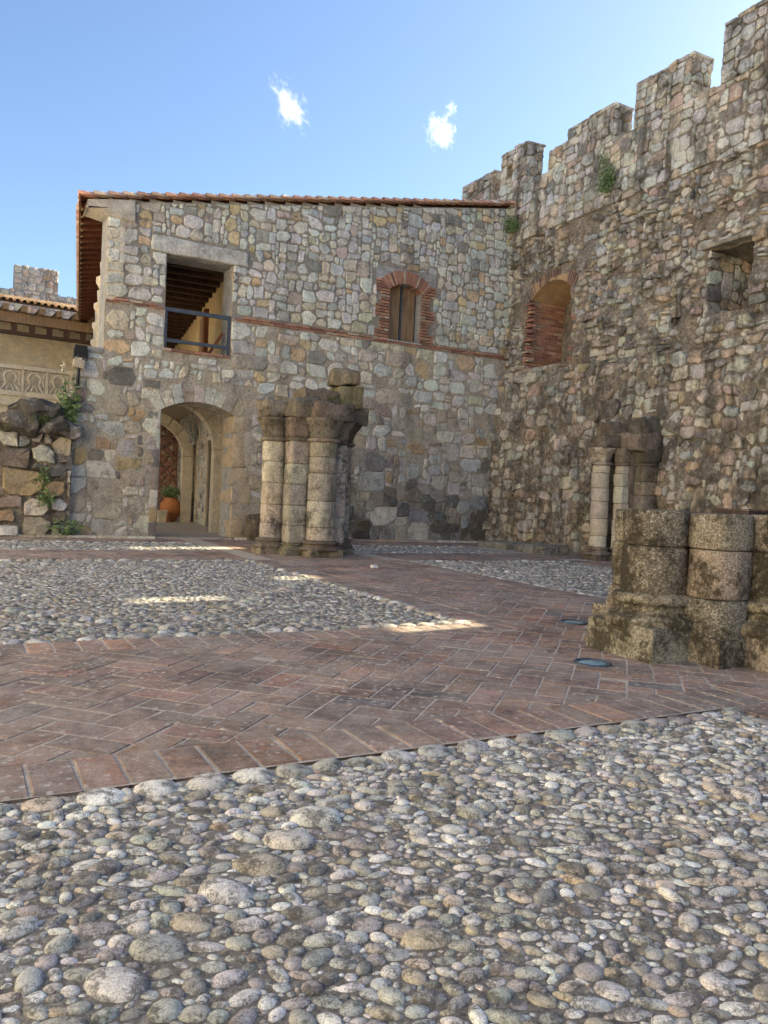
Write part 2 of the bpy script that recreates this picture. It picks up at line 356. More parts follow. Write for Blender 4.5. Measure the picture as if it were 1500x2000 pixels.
def hewn(poly, mp, rnd, hr=(.01, .03), D=None, back=.03, rough=.25, tilt=.06):
    """angular stone: the polygon itself, a narrow arris and a nearly flat, slightly faceted face"""
    P = []
    for i in range(len(poly)):
        p, q = np.array(poly[i]), np.array(poly[(i + 1) % len(poly)]); L = np.linalg.norm(q - p)
        if L < .012 and P: continue
        P.append(p)
        if L > .13:
            nrm = np.array([q[1] - p[1], p[0] - q[0]]) / L; P.append((p + q) / 2 + nrm * rnd.uniform(-.012, .008))
    n = len(P); c = np.mean(P, 0); h = rnd.uniform(*hr); d = D(*c) if D else 0.; tx, ty = rnd.uniform(-tilt, tilt), rnd.uniform(-tilt, tilt); v = []
    for q in P: v.append(mp(q[0], q[1], d - back))
    for q in P: e = q - c; v.append(mp(q[0], q[1], d + h * rnd.uniform(.3, .6) + tx * e[0] + ty * e[1]))
    for q in P:
        e = q - c; L = np.linalg.norm(e); e = e * max(.55, 1 - rnd.uniform(.012, .03) / max(L, .01)); v.append(mp(c[0] + e[0], c[1] + e[1], d + h * (1 + rnd.uniform(-rough, rough)) + tx * e[0] + ty * e[1]))
    v.append(mp(c[0] + rnd.uniform(-.02, .02), c[1] + rnd.uniform(-.02, .02), d + h * (1 + rnd.uniform(-rough, rough))))
    f = [(i, (i + 1) % n, n + (i + 1) % n, n + i) for i in range(n)] + [(n + i, n + (i + 1) % n, 2 * n + (i + 1) % n, 2 * n + i) for i in range(n)] + [(2 * n + i, 2 * n + (i + 1) % n, 3 * n) for i in range(n)]
    return v, f
def pick(pal, rnd, var=.14):
    c = rnd.choices([p[1] for p in pal], [p[0] for p in pal])[0]; k = 1 + rnd.uniform(-var, var)
    return tuple(min(.8, x * k * (1 + rnd.uniform(-.05, .05))) for x in c)
def spread(parent, items, name, rest, mat, most=300, smooth=True):
    """items: (verts, faces, tint); those that show largest become parts, the rest one mass"""
    sc = []
    for it in items:
        w = W3(it[0]); pr = proj(w.mean(0)); big = 0.
        if pr and -40 < pr[0] < 1540 and -40 < pr[1] < 2040: big = np.linalg.norm(w.max(0) - w.min(0)) / pr[2]
        sc.append(big)
    order = sorted(range(len(items)), key=lambda i: -sc[i]); r = MB()
    for k, i in enumerate(order):
        if k < most and sc[i] > .004: MB().add(*items[i]).build(name, mat, parent, smooth)
        else: r.add(*items[i])
    if r.n: r.build(rest, mat, parent, smooth, kind='stuff')
def sheet(a0, a1, b0, b1, step, mp, D, holes=(), tint=(.4, .4, .4), top=None):
    na, nb = max(1, round((a1 - a0) / step)), max(1, round((b1 - b0) / step)); idx = {}; v = []; f = []
    def V(i, j):
        if (i, j) not in idx:
            a, b = a0 + (a1 - a0) * i / na, b0 + (b1 - b0) * j / nb
            if top: b = b0 + (b - b0) * (top(a) - b0) / (b1 - b0)
            idx[i, j] = len(v); v.append(mp(a, b, D(a, b)))
        return idx[i, j]
    for i in range(na):
        for j in range(nb):
            a, b = a0 + (a1 - a0) * (i + .5) / na, b0 + (b1 - b0) * (j + .5) / nb
            if any(h[0] < a < h[1] and h[2] < b < h[3] for h in holes): continue
            f.append((V(i, j), V(i + 1, j), V(i + 1, j + 1), V(i, j + 1)))
    return v, f
def around(a0, a1, b0, b1, holes):
    A = sorted({a0, a1, *[x for h in holes for x in h[:2] if a0 < x < a1]}); B = sorted({b0, b1, *[x for h in holes for x in h[2:] if b0 < x < b1]}); out = []
    for i in range(len(A) - 1):
        run = None
        for j in range(len(B) - 1):
            a, b = (A[i] + A[i + 1]) / 2, (B[j] + B[j + 1]) / 2
            if any(h[0] < a < h[1] and h[2] < b < h[3] for h in holes):
                if run is not None: out.append((A[i], A[i + 1], run, B[j])); run = None
            elif run is None: run = B[j]
        if run is not None: out.append((A[i], A[i + 1], run, B[-1]))
    return out
GRD = {n: [-1, 1] if n == 1 else [-1] + [-.93 + 1.86 * k / (n - 2) if n > 2 else 0. for k in range(n - 1)] + [1] for n in range(1, 10)}
def rblock(c0, c1, rough=.012, n=3, rnd_=.12, seed=None, mp=None, sup=None):
    """weathered block: subdivided box with softened edges and lumpy faces"""
    c0, c1 = np.array(c0, float), np.array(c1, float); ctr, hf = (c0 + c1) / 2, (c1 - c0) / 2; sd_ = random.random() * 99 if seed is None else seed
    idx = {}; v = []; f = []
    def V(g):
        if g not in idx:
            p = np.array([GRD[n][i] for i in g]); e = np.abs(p) > .999; k = e.sum(); q = p.copy()
            if k >= 2: q = p * (1 - rnd_ * (k - 1) * .3 * hf.min() / hf)
            if sup: q = p / (np.abs(p) ** sup).sum() ** (1 / sup) * 1.04
            w = ctr + q * hf; dsp = rough * np.array([fbm(w[0] * 4 + sd_, w[1] * 4, w[2] * 4), fbm(w[0] * 4, w[1] * 4 + sd_, w[2] * 4 + 7), fbm(w[0] * 4 + 3, w[1] * 4, w[2] * 4 + sd_)])
            idx[g] = len(v); w = w + dsp; v.append(mp(w) if mp else tuple(w))
        return idx[g]
    for ax in range(3):
        for side in (0, n):
            for i in range(n):
                for j in range(n):
                    q = []
                    for di, dj in ((0, 0), (1, 0), (1, 1), (0, 1)):
                        g = [0, 0, 0]; g[ax] = side; g[(ax + 1) % 3] = i + di; g[(ax + 2) % 3] = j + dj; q.append(V(tuple(g)))
                    f.append(tuple(q if side else q[::-1]))
    return v, f
PAL_F = [(6, (.6, .58, .52)), (3.5, (.55, .55, .53)), (4, (.61, .545, .43)), (1.3, (.62, .47, .29)), (.9, (.52, .43, .365)), (.7, (.33, .31, .275)), (4, (.69, .67, .61))]
PAL_FL = [(5, (.59, .54, .465)), (3, (.52, .505, .475)), (3, (.44, .37, .29)), (1, (.46, .33, .2)), (1.2, (.36, .28, .24)), (1.5, (.22, .2, .185))]
PAL_W = [(4, (.56, .49, .395)), (3, (.5, .465, .415)), (3, (.45, .435, .405)), (2, (.52, .4, .28)), (1.6, (.47, .355, .295)), (2.5, (.6, .55, .46)), (1.4, (.19, .175, .16))]
PAL_WT = [(5, (.61, .55, .455)), (3, (.56, .53, .48)), (2.6, (.54, .42, .32)), (1.5, (.58, .55, .5)), (.6, (.25, .23, .2))]
PAL_B = [(4, (.38, .195, .135)), (2, (.33, .165, .12)), (2, (.42, .25, .175)), (1, (.26, .145, .115)), (.8, (.45, .35, .27))]
PAL_P = [(5, (.36, .235, .18)), (4, (.335, .23, .185)), (2, (.41, .24, .165)), (1.4, (.275, .205, .17)), (.2, (.19, .175, .165))]
PAL_PB = [(6, (.57, .555, .515)), (4, (.46, .445, .415)), (1.3, (.54, .48, .39)), (7, (.72, .705, .665)), (2.4, (.3, .29, .265)), (.8, (.58, .49, .36)), (.2, (.45, .36, .3)), (1.4, (.5, .505, .49))]
for P_ in (PAL_F, PAL_FL, PAL_W, PAL_WT): P_[:] = [(p[0], (p[1][0] * .955, p[1][1] * .99, p[1][2] * 1.0)) for p in P_]
PAL_P[:] = [(p[0], tuple(x * .9 for x in p[1])) for p in PAL_P]
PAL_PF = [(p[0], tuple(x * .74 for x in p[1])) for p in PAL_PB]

# ================================================================== GROUND
setting('ground', MB().add([(-400, -300, -.07), (400, -300, -.07), (400, 400, -.07), (-400, 400, -.07)], [(0, 1, 2, 3)]), M['earth'])
# panels of pebbles: s0, s1, t0, t1, border of larger stones on which sides
PANELS = [('near', -17, -7.72, 12.28, 18.5), ('left', -15.5, -7.55, 4.38, 9.75), ('right', -5.15, -2.0, 4.5, 9.75), ('strip_left', -15.5, -7.55, 1.15, 2.85), ('strip_right', -5.1, -2.1, 1.4, 3.1)]
BW, BL = .152, .32
def pebble_mesh(k, seg=12, rings=((-.2, 1.0), (.55, .91), (.9, .6))):
    r = random.Random(k); v = []; f = []
    for z, q in rings:
        for i in range(seg):
            th = 2 * math.pi * i / seg; w = q * (1 + .1 * nz(math.cos(th) * 1.1 + k * 7, math.sin(th) * 1.1, z))
            v.append((w * math.cos(th), w * math.sin(th), z + .1 * nz(math.cos(th) + k, math.sin(th), 5)))
    v.append((.08 * r.uniform(-1, 1), .08 * r.uniform(-1, 1), 1.)); m = len(rings)
    f = [(a * seg + i, a * seg + (i + 1) % seg, (a + 1) * seg + (i + 1) % seg, (a + 1) * seg + i) for a in range(m - 1) for i in range(seg)] + [((m - 1) * seg + i, (m - 1) * seg + (i + 1) % seg, m * seg) for i in range(seg)]
    return np.array(v), f
PEB_V = [pebble_mesh(k) for k in range(30)]; PEB_LOW = [pebble_mesh(k, 8, ((-.1, 1.0), (.6, .78))) for k in range(12)]
PEB_ME = []; PEB_ME2 = []
for k in range(50):
    me = bpy.data.meshes.new('pebble'); me.from_pydata(PEB_V[k % 30][0].tolist(), [], PEB_V[k % 30][1]); me.update()
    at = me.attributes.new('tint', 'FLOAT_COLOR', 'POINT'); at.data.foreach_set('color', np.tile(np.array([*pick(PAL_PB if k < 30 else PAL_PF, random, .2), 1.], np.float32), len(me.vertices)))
    me.polygons.foreach_set('use_smooth', [True] * len(me.polygons)); me.materials.append(M['pebble']); (PEB_ME if k < 30 else PEB_ME2).append(me)
def pack(s0, s1, t0, t1, radii, seen, pre=()):
    """dart throwing, large stones first"""
    cell = .09; grid = {}; out = []
    def ok(s, t, r):
        ci, cj = int(s // cell), int(t // cell)
        for i in range(ci - 2, ci + 3):
            for j in range(cj - 2, cj + 3):
                for q in grid.get((i, j), ()):
                    if (q[0] - s) ** 2 + (q[1] - t) ** 2 < (q[2] + r) ** 2 * .8: return False
        return True
    def put_(s, t, r, a=None, asp=None):
        grid.setdefault((int(s // cell), int(t // cell)), []).append((s, t, r)); out.append((s, t, r, a, asp))
    for s, t, r, a, asp in pre:
        if seen(s, t): put_(s, t, r, a, asp)
    for r, tries in radii:
        S_ = RNG.uniform(s0 + r, s1 - r, tries); T_ = RNG.uniform(t0 + r, t1 - r, tries); R_ = r * RNG.uniform(.85, 1.18, tries)
        for s, t, q in zip(S_, T_, R_):
            if seen(s, t) and ok(s, t, q): put_(s, t, q)
    return out
def in_view(s, t, m=120):
    p = proj(W3((s, t, 0))[0]); return p is not None and -m < p[0] < 1500 + m and 980 < p[1] < 2000 + m * 2.2
def edge_row(s0, s1, t0, t1, sides, r=.052):
    out = []
    if 't0' in sides or 't1' in sides:
        for side, t in (('t0', t0 + r * .9), ('t1', t1 - r * .9)):
            if side in sides:
                s = s1 - r
                while s > s0: q = r * random.uniform(.8, 1.2); out.append((s, t + random.uniform(-.008, .008), q, random.uniform(-.2, .2), 1.35)); s -= q * 2.5
    if 's1' in sides or 's0' in sides:
        for side, s in (('s0', s0 + r * .9), ('s1', s1 - r * .9)):
            if side in sides:
                t = t0 + r
                while t < t1: q = r * random.uniform(.8, 1.2); out.append((s + random.uniform(-.008, .008), t, q, math.pi / 2 + random.uniform(-.2, .2), 1.35)); t += q * 2.5
    return out
def line_row(a, b, r=.05):
    a, b = np.array(a), np.array(b); L = np.linalg.norm(b - a); th = math.atan2(b[1] - a[1], b[0] - a[0]); k = r; out = []
    while k < L: q = r * random.uniform(.8, 1.2); p = a + (b - a) * k / L; out.append((p[0], p[1], q, th + random.uniform(-.2, .2), 1.4)); k += q * 2.4
    return out
def pave(kind, s0, s1, t0, t1):
    names = {'near': 'cobble_paving_near', 'left': 'cobble_paving_left', 'right': 'cobble_paving_right', 'strip_left': 'cobble_strip_left', 'strip_right': 'cobble_strip_right'}
    v, f = sheet(s0, s1, t0, t1, .12 if kind == 'near' else .4, lambda a, b, n: (a, b, n), lambda a, b: -.0045 + .004 * nz(a * 4, b * 4))
    bed = setting(names[kind], MB().add(v, f), M['bed'], smooth=True)
    pre = []
    if kind == 'near':
        pre = edge_row(s0, s1, t0, t1, ('t0', 's1'), .058) + line_row((-10.05, 12.62), (-11.35, 13.75), .06) + line_row((-9.1, 12.5), (-8.0, 14.2), .05)
        radii = [(.046, 12), (.036, 110), (.029, 1300), (.024, 9000), (.02, 30000), (.016, 60000), (.011, 80000), (.008, 60000)]
    elif kind == 'left':
        pre = edge_row(s0, s1, t0, t1, ('t1', 's1', 't0'), .06) + line_row((-7.8, 6.9), (-9.9, 9.4), .06) + line_row((-10.0, 9.3), (-12.2, 6.8), .06)
        radii = [(.036, 500), (.029, 9000), (.024, 40000), (.019, 50000)]
    else:
        pre = edge_row(s0, s1, t0, t1, ('s0', 't1', 't0') if kind == 'right' else ('t1', 't0'), .06) + (line_row((-4.9, 5.6), (-2.2, 8.2), .06) if kind == 'right' else [])
        radii = [(.036, 3000), (.028, 34000)]
    P = pack(max(s0, -11.7 if kind == 'near' else -12.2), s1, t0, min(t1, 14.4), radii, in_view, pre)
    sc = []
    for s, t, r, a, asp in P:
        p = proj(W3((s, t, 0))[0]); sc.append(r / p[2] if -20 < p[0] < 1520 and p[1] < 2030 else 0)
    order = sorted(range(len(P)), key=lambda i: -sc[i]); most = {'near': 300, 'left': 300, 'right': 120}.get(kind, 0); rest = MB()
    ZV = []; ZF = []; ZC = []; no = 0
    for k, i in enumerate(order):
        s, t, r, a, asp = P[i]; rnd = random; row_ = asp is not None
        asp = asp or rnd.choice((1.15, 1.4, 1.6, 1.9, 2.3)) * rnd.uniform(.92, 1.08); q = math.sqrt(asp); a = rnd.gauss(-.25, .6) if a is None else a
        hz = r * rnd.uniform(.36, .56) if not row_ else r * rnd.uniform(.38, .48); z = -.0055 + rnd.uniform(-.005, .002)
        if r < .02: hz = r * .5; z = -.006
        if k < most:
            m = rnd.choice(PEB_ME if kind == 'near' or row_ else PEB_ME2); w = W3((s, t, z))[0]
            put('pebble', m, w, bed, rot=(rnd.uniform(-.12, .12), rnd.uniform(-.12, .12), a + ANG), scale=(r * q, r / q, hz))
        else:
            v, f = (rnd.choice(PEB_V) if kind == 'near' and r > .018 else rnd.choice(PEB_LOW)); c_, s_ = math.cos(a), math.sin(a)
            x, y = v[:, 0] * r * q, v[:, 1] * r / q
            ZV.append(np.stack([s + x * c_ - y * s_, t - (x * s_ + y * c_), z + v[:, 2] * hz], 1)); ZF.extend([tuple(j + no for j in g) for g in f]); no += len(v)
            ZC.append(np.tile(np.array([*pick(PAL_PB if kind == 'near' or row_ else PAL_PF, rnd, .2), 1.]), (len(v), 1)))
    if no:
        rest.v = ZV; rest.f = ZF; rest.c = ZC; rest.n = no; rest.build('pebbles', M['pebble'], bed, True, kind='stuff')
    print('pebbles', kind, len(P))
for a in PANELS: pave(*a)
# brick paths: herringbone at 45 degrees inside borders of bricks laid side by side
def bevel_poly(poly, z, rnd, e=.004):
    P = np.array(poly); c = P.mean(0); n = len(P); tx, ty = rnd.uniform(-.012, .012), rnd.uniform(-.012, .012); q = []
    for p in P: q.append((p[0], p[1], -.03))
    for p in P: q.append((p[0], p[1], z - e + tx * (p[0] - c[0]) + ty * (p[1] - c[1])))
    for p in P:
        d = c - p; d = d / np.linalg.norm(d) * e * 1.5; q.append((p[0] + d[0], p[1] + d[1], z + tx * (p[0] - c[0]) + ty * (p[1] - c[1])))
    f = [(i, (i + 1) % n, n + (i + 1) % n, n + i) for i in range(n)] + [(n + i, n + (i + 1) % n, 2 * n + (i + 1) % n, 2 * n + i) for i in range(n)] + [tuple(range(2 * n, 3 * n))]
    return q, f
BR = []
def herring(s0, s1, t0, t1):
    L, w, g = .3, .15, .005; R2 = math.sqrt(.5); x0, x1 = s0 - .3, s1 + .3
    cs = ((s0 + s1) / 2, (t0 + t1) / 2); N = int(max(s1 - s0, t1 - t0) / w) + 4
    for i in range(-N, N):
        for j in range(-N, N):
            # lattice of the 2:1 herringbone
            for o, (bx, by, bw, bh) in enumerate(((0, 0, 2, 1), (0, 1, 1, 2))):
                X, Y = (i * 1 + j * 2) + bx, (i * 1 - j * 2) + by
                cx, cy = (X + bw / 2) * w, (Y + bh / 2) * w; hs, ht = bw * w / 2 - g, bh * w / 2 - g
                s, t = cs[0] + (cx - cy) * R2, cs[1] + (cx + cy) * R2
                if not (s0 - .2 < s < s1 + .2 and t0 - .2 < t < t1 + .2) or not in_view(s, t, 200): continue
                poly = [(s + (x - y) * R2, t + (x + y) * R2) for x, y in ((-hs, -ht), (hs, -ht), (hs, ht), (-hs, ht))]
                for A, B, c in ((-1, 0, -s0), (1, 0, s1), (0, -1, -t0), (0, 1, t1)):
                    poly = clip(poly, A, B, c)
                    if len(poly) < 3: break
                if len(poly) < 3 or poly_area(poly) < .003: continue
                v, f = bevel_poly(poly, .0085 + random.uniform(-.0018, .0018), random); BR.append((v, f, pick(PAL_P, random, .2)))
def soldier(a, b, inward):
    """border row from a to b, bricks reaching BL along inward"""
    a, b, n = np.array(a, float), np.array(b, float), np.array(inward, float); L = np.linalg.norm(b - a); d = (b - a) / L; k = 0.
    while k < L - .02:
        w = BW * random.uniform(.94, 1.06); e = min(k + w, L) - .012; dep = BL - .012; j = random.uniform(-.006, .006)
        p = [a + d * (k), a + d * e, a + d * e + n * dep, a + d * k + n * dep]; p = [q + n * j + d * random.uniform(-.003, .003) for q in p]
        c = sum(p) / 4
        if in_view(c[0], c[1], 250): v, f = bevel_poly([tuple(q) for q in p], .0095 + random.uniform(-.002, .002), random, .006); BR.append((v, f, pick(PAL_P, random, .22)))
        k += w
path = MB()
for s0, s1, t0, t1 in ((-17, 0, 9.75, 12.28), (-7.72, 0, 12.28, 18.5), (-7.55, -5.15, .02, 9.75), (-15.5, -7.55, 2.85, 4.38), (-15.5, -7.55, .02, 1.15), (-5.15, 0, 3.1, 4.5), (-5.1, 0, .02, 1.4), (-2.0, 0, 4.5, 9.75), (-2.1, 0, 1.4, 3.1)):
    path.add([(s0, t0, .0055), (s1, t0, .0055), (s1, t1, .0055), (s0, t1, .0055)], [(0, 1, 2, 3)])
brick_path = setting('brick_path', path, M['joint'])
g = .006
soldier((-17, 12.28 - BL), (-7.72 + BL, 12.28 - BL), (0, 1)); soldier((-7.72, 12.285), (-7.72, 18.4), (1, 0))
soldier((-16, 9.755), (-7.55 + BL, 9.755), (0, 1)); soldier((-7.55, 4.38), (-7.55, 9.75), (1, 0)); soldier((-15.5, 4.38 - BL), (-7.55, 4.38 - BL), (0, 1))
soldier((-5.15 - BL, 4.5), (-5.15 - BL, 9.75), (1, 0)); soldier((-5.15 - BL, 9.755), (-2 + BL, 9.755), (0, 1)); soldier((-5.15, 4.5 - BL), (-2, 4.5 - BL), (0, 1)); soldier((-2.0, 4.5), (-2.0, 9.75), (1, 0))
herring(-15, -7.72 + BL, 9.755 + BL, 12.28 - BL); herring(-7.72 + BL, -.4, 9.755 + BL, 16); herring(-7.55 + BL, -5.15 - BL, .3, 9.75 + BL); herring(-13, -7.55, 2.86, 4.38 - BL); herring(-5.15, -.4, 3.11, 4.5 - BL)
herring(-13, -7.55, .3, 1.14); herring(-5.1, -.4, .3, 1.39); herring(-2 + BL, -.4, 4.5, 9.75)
spread(brick_path, BR, 'paving_brick', 'paving_bricks', M['paver'], 300, False)
print('pavers', len(BR))
kerb = MB()
for i in range(26):
    a = -13.5 + i * .5; v, f = rblock((a + .006, .22, -.03), (a + .494, .34, .05), .006, 2)
    if not -8.05 < a < -6.6: kerb.add(v, f, pick(PAL_FL, random))
setting('kerb', kerb, M['ashlar'])

# ================================================================== CASTLE WALL (right)
def batter(z): return -(.45 - .042 * z)
def WM(t, z, n): return (batter(z) - n, t, z)
rw = random.Random(5)
NI1 = (.82, 2.2, 3.86, 5.70); NI2 = (5.64, 6.4, 4.18, 5.30); NI3 = (7.0, 7.6, 5.0, 6.45); NI4 = (8.7, 9.6, 4.1, 5.5)
NICHES = [NI1, NI2, NI3, NI4]; PUT = [(4.84, 4.99, 4.17, 4.33), (6.62, 6.74, 5.25, 5.4)]
def DW(t, z):
    d = .065 * fbm(t * .9, z * .9, 3.1, 3) + .035 * fbm(t * 4, z * 4, 8, 3)
    k = min(1, max(0, (z - 6.75 - .12 * nz(t * 1.3, 2)) / .12)); rough = (1 - k)
    d = d * (.35 + .65 * rough) + .07 * k
    if z < 6.75: d += -.05 * min(1, max(0, (6.9 - z) / 1.5)) * max(0, min(1, (z - 3.4) / .8)) + .085 * fbm(t * 1.8, z * 1.8, 20, 4)
    lo = 3.75 + .18 * nz(t * .8, 9); d += .07 * max(0, min(1, (lo - z) / .1))
    b = math.exp(-((t - 3.3) / .33) ** 2) * max(0, min(1, (z - 3.9) / .15)) * max(0, min(1, (5.35 - z) / .4)); d += .13 * b
    return d
tan_s = SUN_TAN * math.hypot(1, 0) / math.sqrt(1 + SUN_SKEW ** 2)
castle = thing('castle_wall', (0, 5, 0), 'tall battlemented rubble stone castle wall with two window niches, along the courtyard side', 'wall')
mo = MB(); v, f = sheet(-3.2, 10., 0, 8.05, .06, WM, lambda t, z: DW(t, z) - .004 + (.045 * max(0, fbm(t * 1.7, z * 1.7, 91, 4) + .1) if z < 3.75 else .03 * max(0, fbm(t * 1.7, z * 1.7, 91, 4))), [(h[0], h[1], h[2], h[3]) for h in NICHES] + PUT); mo.add(v, f)
face = mo.build('mortar_face', M['wall_mortar'], castle, True)
core = MB()
def wbox(t0, t1, z0, z1, d0, d1, tint=(.4, .36, .3)):
    core.hexa([WM(t0, z0, -d0), WM(t0, z0, -d1), WM(t1, z0, -d1), WM(t1, z0, -d0), WM(t0, z1, -d0), WM(t0, z1, -d1), WM(t1, z1, -d1), WM(t1, z1, -d0)], tint)
for r in around(-3.2, 10., 0, 8.0, NICHES + PUT): wbox(r[0], r[1], r[2], r[3], .16, 1.)
for x in PUT: wbox(x[0], x[1], x[2], x[3], .5, 1.)
wbox(10., 32, 0, 8.3, 0, 1.25); wbox(10, 32, 8.3, 8.9, 0, .4)
def slit(s0, s1, t, w):
    zb = 5.; sb = batter(zb) + 1.1; tc = t - (sb - (s0 + s1) / 2) * SUN_SKEW
    return (tc - w / 2, tc + w / 2, (sb - s1) * tan_s, (sb - s0) * tan_s)
SL = [slit(-9.0, -6.98, 2.47, .72), slit(-8.15, -7.45, 6.52, .36), slit(-10.05, -9.06, 8.0, .27), slit(-8.47, -7.5, 9.79, .32)]
print('slits', [[round(x, 2) for x in q] for q in SL])
for r in around(-3.2, 10., 0, 8.0, SL): wbox(r[0], r[1], r[2], r[3], 1.02, 1.18)
core.build('wall_core', M['wall_mortar'], castle)
items = []
hol = [(NI1[0] - .04, NI1[1] + .13, NI1[2] - .04, NI1[3] + .26), (NI2[0], NI2[1], NI2[2], NI2[3] + .1), NI3, NI4] + PUT
SZ_BIG = [(3, (4, 3)), (3, (3, 2)), (2, (5, 3)), (2, (4, 2)), (2, (3, 3)), (2, (2, 2)), (1, (6, 4)), (1, (2, 3))]; SZ_THIN = [(3, (3, 1)), (3, (2, 2)), (3, (3, 2)), (2, (4, 2)), (1.5, (5, 2)), (2, (2, 1)), (1, (4, 3))]; SZ_TOP = [(4, (3, 2)), (3, (3, 3)), (2, (4, 2)), (2, (2, 2)), (1, (2, 3)), (1, (4, 3))]
cells = rubble_cells(rubble(-3.2, 10, 0, 3.75, .085, SZ_BIG, rw), (-3.2, 10, .01, 3.75), (), hol, .011, rw, .06, 2.2, .75) + rubble_cells(rubble(-3.2, 10, 3.72, 6.8, .075, SZ_THIN, rw), (-3.2, 10, 3.72, 6.8), (), hol, .009, rw, .07, 2.2, .75) + rubble_cells(rubble(-3.2, 10, 6.76, 8.1, .09, SZ_TOP, rw), (-3.2, 10, 6.78, 8.05), (), hol, .009, rw, .04, 2.2, .55)
#seeds = rows(-3.2, 10, 0, 3.7, .17, .36, .8, 1.7, rw) + rows(-3.2, 10, 3.7, 6.75, .08, .22, .9, 2.6, rw) + rows(-3.2, 10, 6.75, 8.1, .15, .3, .75, 1.6, rw)
for p in cells:
    cz = sum(q[1] for q in p) / len(p); top = cz > 6.8
    if not top and (rw.random() < .1 or fbm(p[0][0] * 1.1, cz * 1.1, 50) > (.6 if cz < 3.7 else .36)): continue
    v, f = hewn(p, WM, rw, (.012, .035) if top else (.008, .08) if cz > 3.5 else (.006, .045), DW, .04, .3, .06 if top else .14)
    items.append((v, f, pick(PAL_WT if top else PAL_W, rw)))
# battlements: t0, t1, top
MERL = [(-2.24, -.85, 8.78), (-.62, .37, 9.04), (1.72, 3.1, 8.76), (3.62, 4.97, 8.88), (5.57, 7.1, 9.05), (7.7, 9.2, 9.1)]
mc = MB()
for k, (t0, t1, zt) in enumerate(MERL):
    hole = [(-.36, -.16, 8.42, 8.74)] if k == 1 else []
    for r in around(t0, t1, 7.9, zt, hole):
        mc.hexa([WM(r[0], r[2], .03), WM(r[0], r[2], -.4), WM(r[1], r[2], -.4), WM(r[1], r[2], .03), WM(r[0], r[3], .03), WM(r[0], r[3], -.4), WM(r[1], r[3], -.4), WM(r[1], r[3], .03)])
    sd_ = rubble(t0, t1, 8.04, zt, .09, SZ_TOP, rw)
    for p in rubble_cells(sd_, (t0, t1, 8.06, zt), (), hole, .008, rw, .03): items.append((*hewn(p, WM, rw, (.01, .03), lambda a, b: .045), pick(PAL_WT, rw)))
    # the end that faces the camera
    EM = lambda a, b, n, t1=t1: (batter(b) + a, t1 + n, b)
    for p in stone_cells(rows(0, .4, 7.95, zt, .16, .26, .7, 1.4, rw), (-.05, .42, 7.95, zt), (), (), .009): items.append((*stone(p, EM, rw, (.01, .03), None, 10, .85), pick(PAL_WT, rw)))
    a = t0
    while a < t1 - .02:                                             # coping stones
        w = min(rw.uniform(.2, .4), t1 - a + .02); vv, ff = rblock((-.06, a + .008, zt - .01), (.44, a + w - .008, zt + rw.uniform(.03, .08)), .02, 3, .3); vv = [(batter(zt) + x, y, z) for x, y, z in vv]; items.append((vv, ff, pick(PAL_WT, rw))); a += w
mc.build('merlon_core', M['wall_mortar'], castle)
rb = MB()
for t0, t1, zt in ((.2, .92, 9.08),):
    for p in stone_cells(rows(t0, t1, 7.8, zt, .17, .26, .8, 1.5, rw), (t0, t1, 7.8, zt), (), (), .009): items.append((*stone(p, lambda a, b, n: (.62 - n, a, b), rw, (.01, .03), None, 10, .85), pick(PAL_WT, rw)))
    for p in stone_cells(rows(.6, 1.1, 7.8, zt, .17, .26, .8, 1.5, rw), (.6, 1.1, 7.8, zt), (), (), .009): items.append((*stone(p, lambda a, b, n: (a, t1 + n, b), rw, (.01, .03), None, 10, .85), pick(PAL_WT, rw)))
    rb.box((.63, t0, 7.7), (1.1, t1, zt - .02))
rb.build('rear_merlon_core', M['wall_mortar'], castle)
for a in np.arange(-3, 10, .34):                                    # coping of the gaps
    if not any(m[0] - .1 < a + .16 < m[1] + .1 for m in MERL):
        vv, ff = rblock((-.09, a, 7.97), (.4, a + .32, 8.09), .02, 3, .3); items.append(([(batter(8) + x, y, z) for x, y, z in vv], ff, pick(PAL_WT, rw)))
spread(castle, items, 'stone', 'small_stones', M['wall'], 300, False); print('castle stones', len(items))
# --- arched niche lined with brick
n0 = MB(); t0, t1, z0, z1 = NI1
arc = [(t0 + (t1 - t0) * k / 10, z1 - .30 * ((k - 5) / 5) ** 2) for k in range(11)]
fill = MB()
for i in range(10):
    a, b = arc[i], arc[i + 1]
    fill.hexa([WM(a[0], a[1], -.05), WM(a[0], a[1], -1.03), WM(b[0], b[1], -1.03), WM(b[0], b[1], -.05), WM(a[0], z1 + .06, -.05), WM(a[0], z1 + .06, -1.03), WM(b[0], z1 + .06, -1.03), WM(b[0], z1 + .06, -.05)])
fill.build('niche_vault', M['plaster_warm'] if 'plaster_warm' in M else M['mortar'], castle)
bi = []
def wbrick(t, z, d, lt, lz, ld, rnd):                                # box brick in wall coordinates, corner at t,z,d (d = depth into the wall)
    c = [WM(t, z, -d), WM(t, z, -d - ld), WM(t + lt, z, -d - ld), WM(t + lt, z, -d), WM(t, z + lz, -d), WM(t, z + lz, -d - ld), WM(t + lt, z + lz, -d - ld), WM(t + lt, z + lz, -d)]
    return c, BOXF, pick(PAL_B, rnd, .25)
z = z0; row = 0
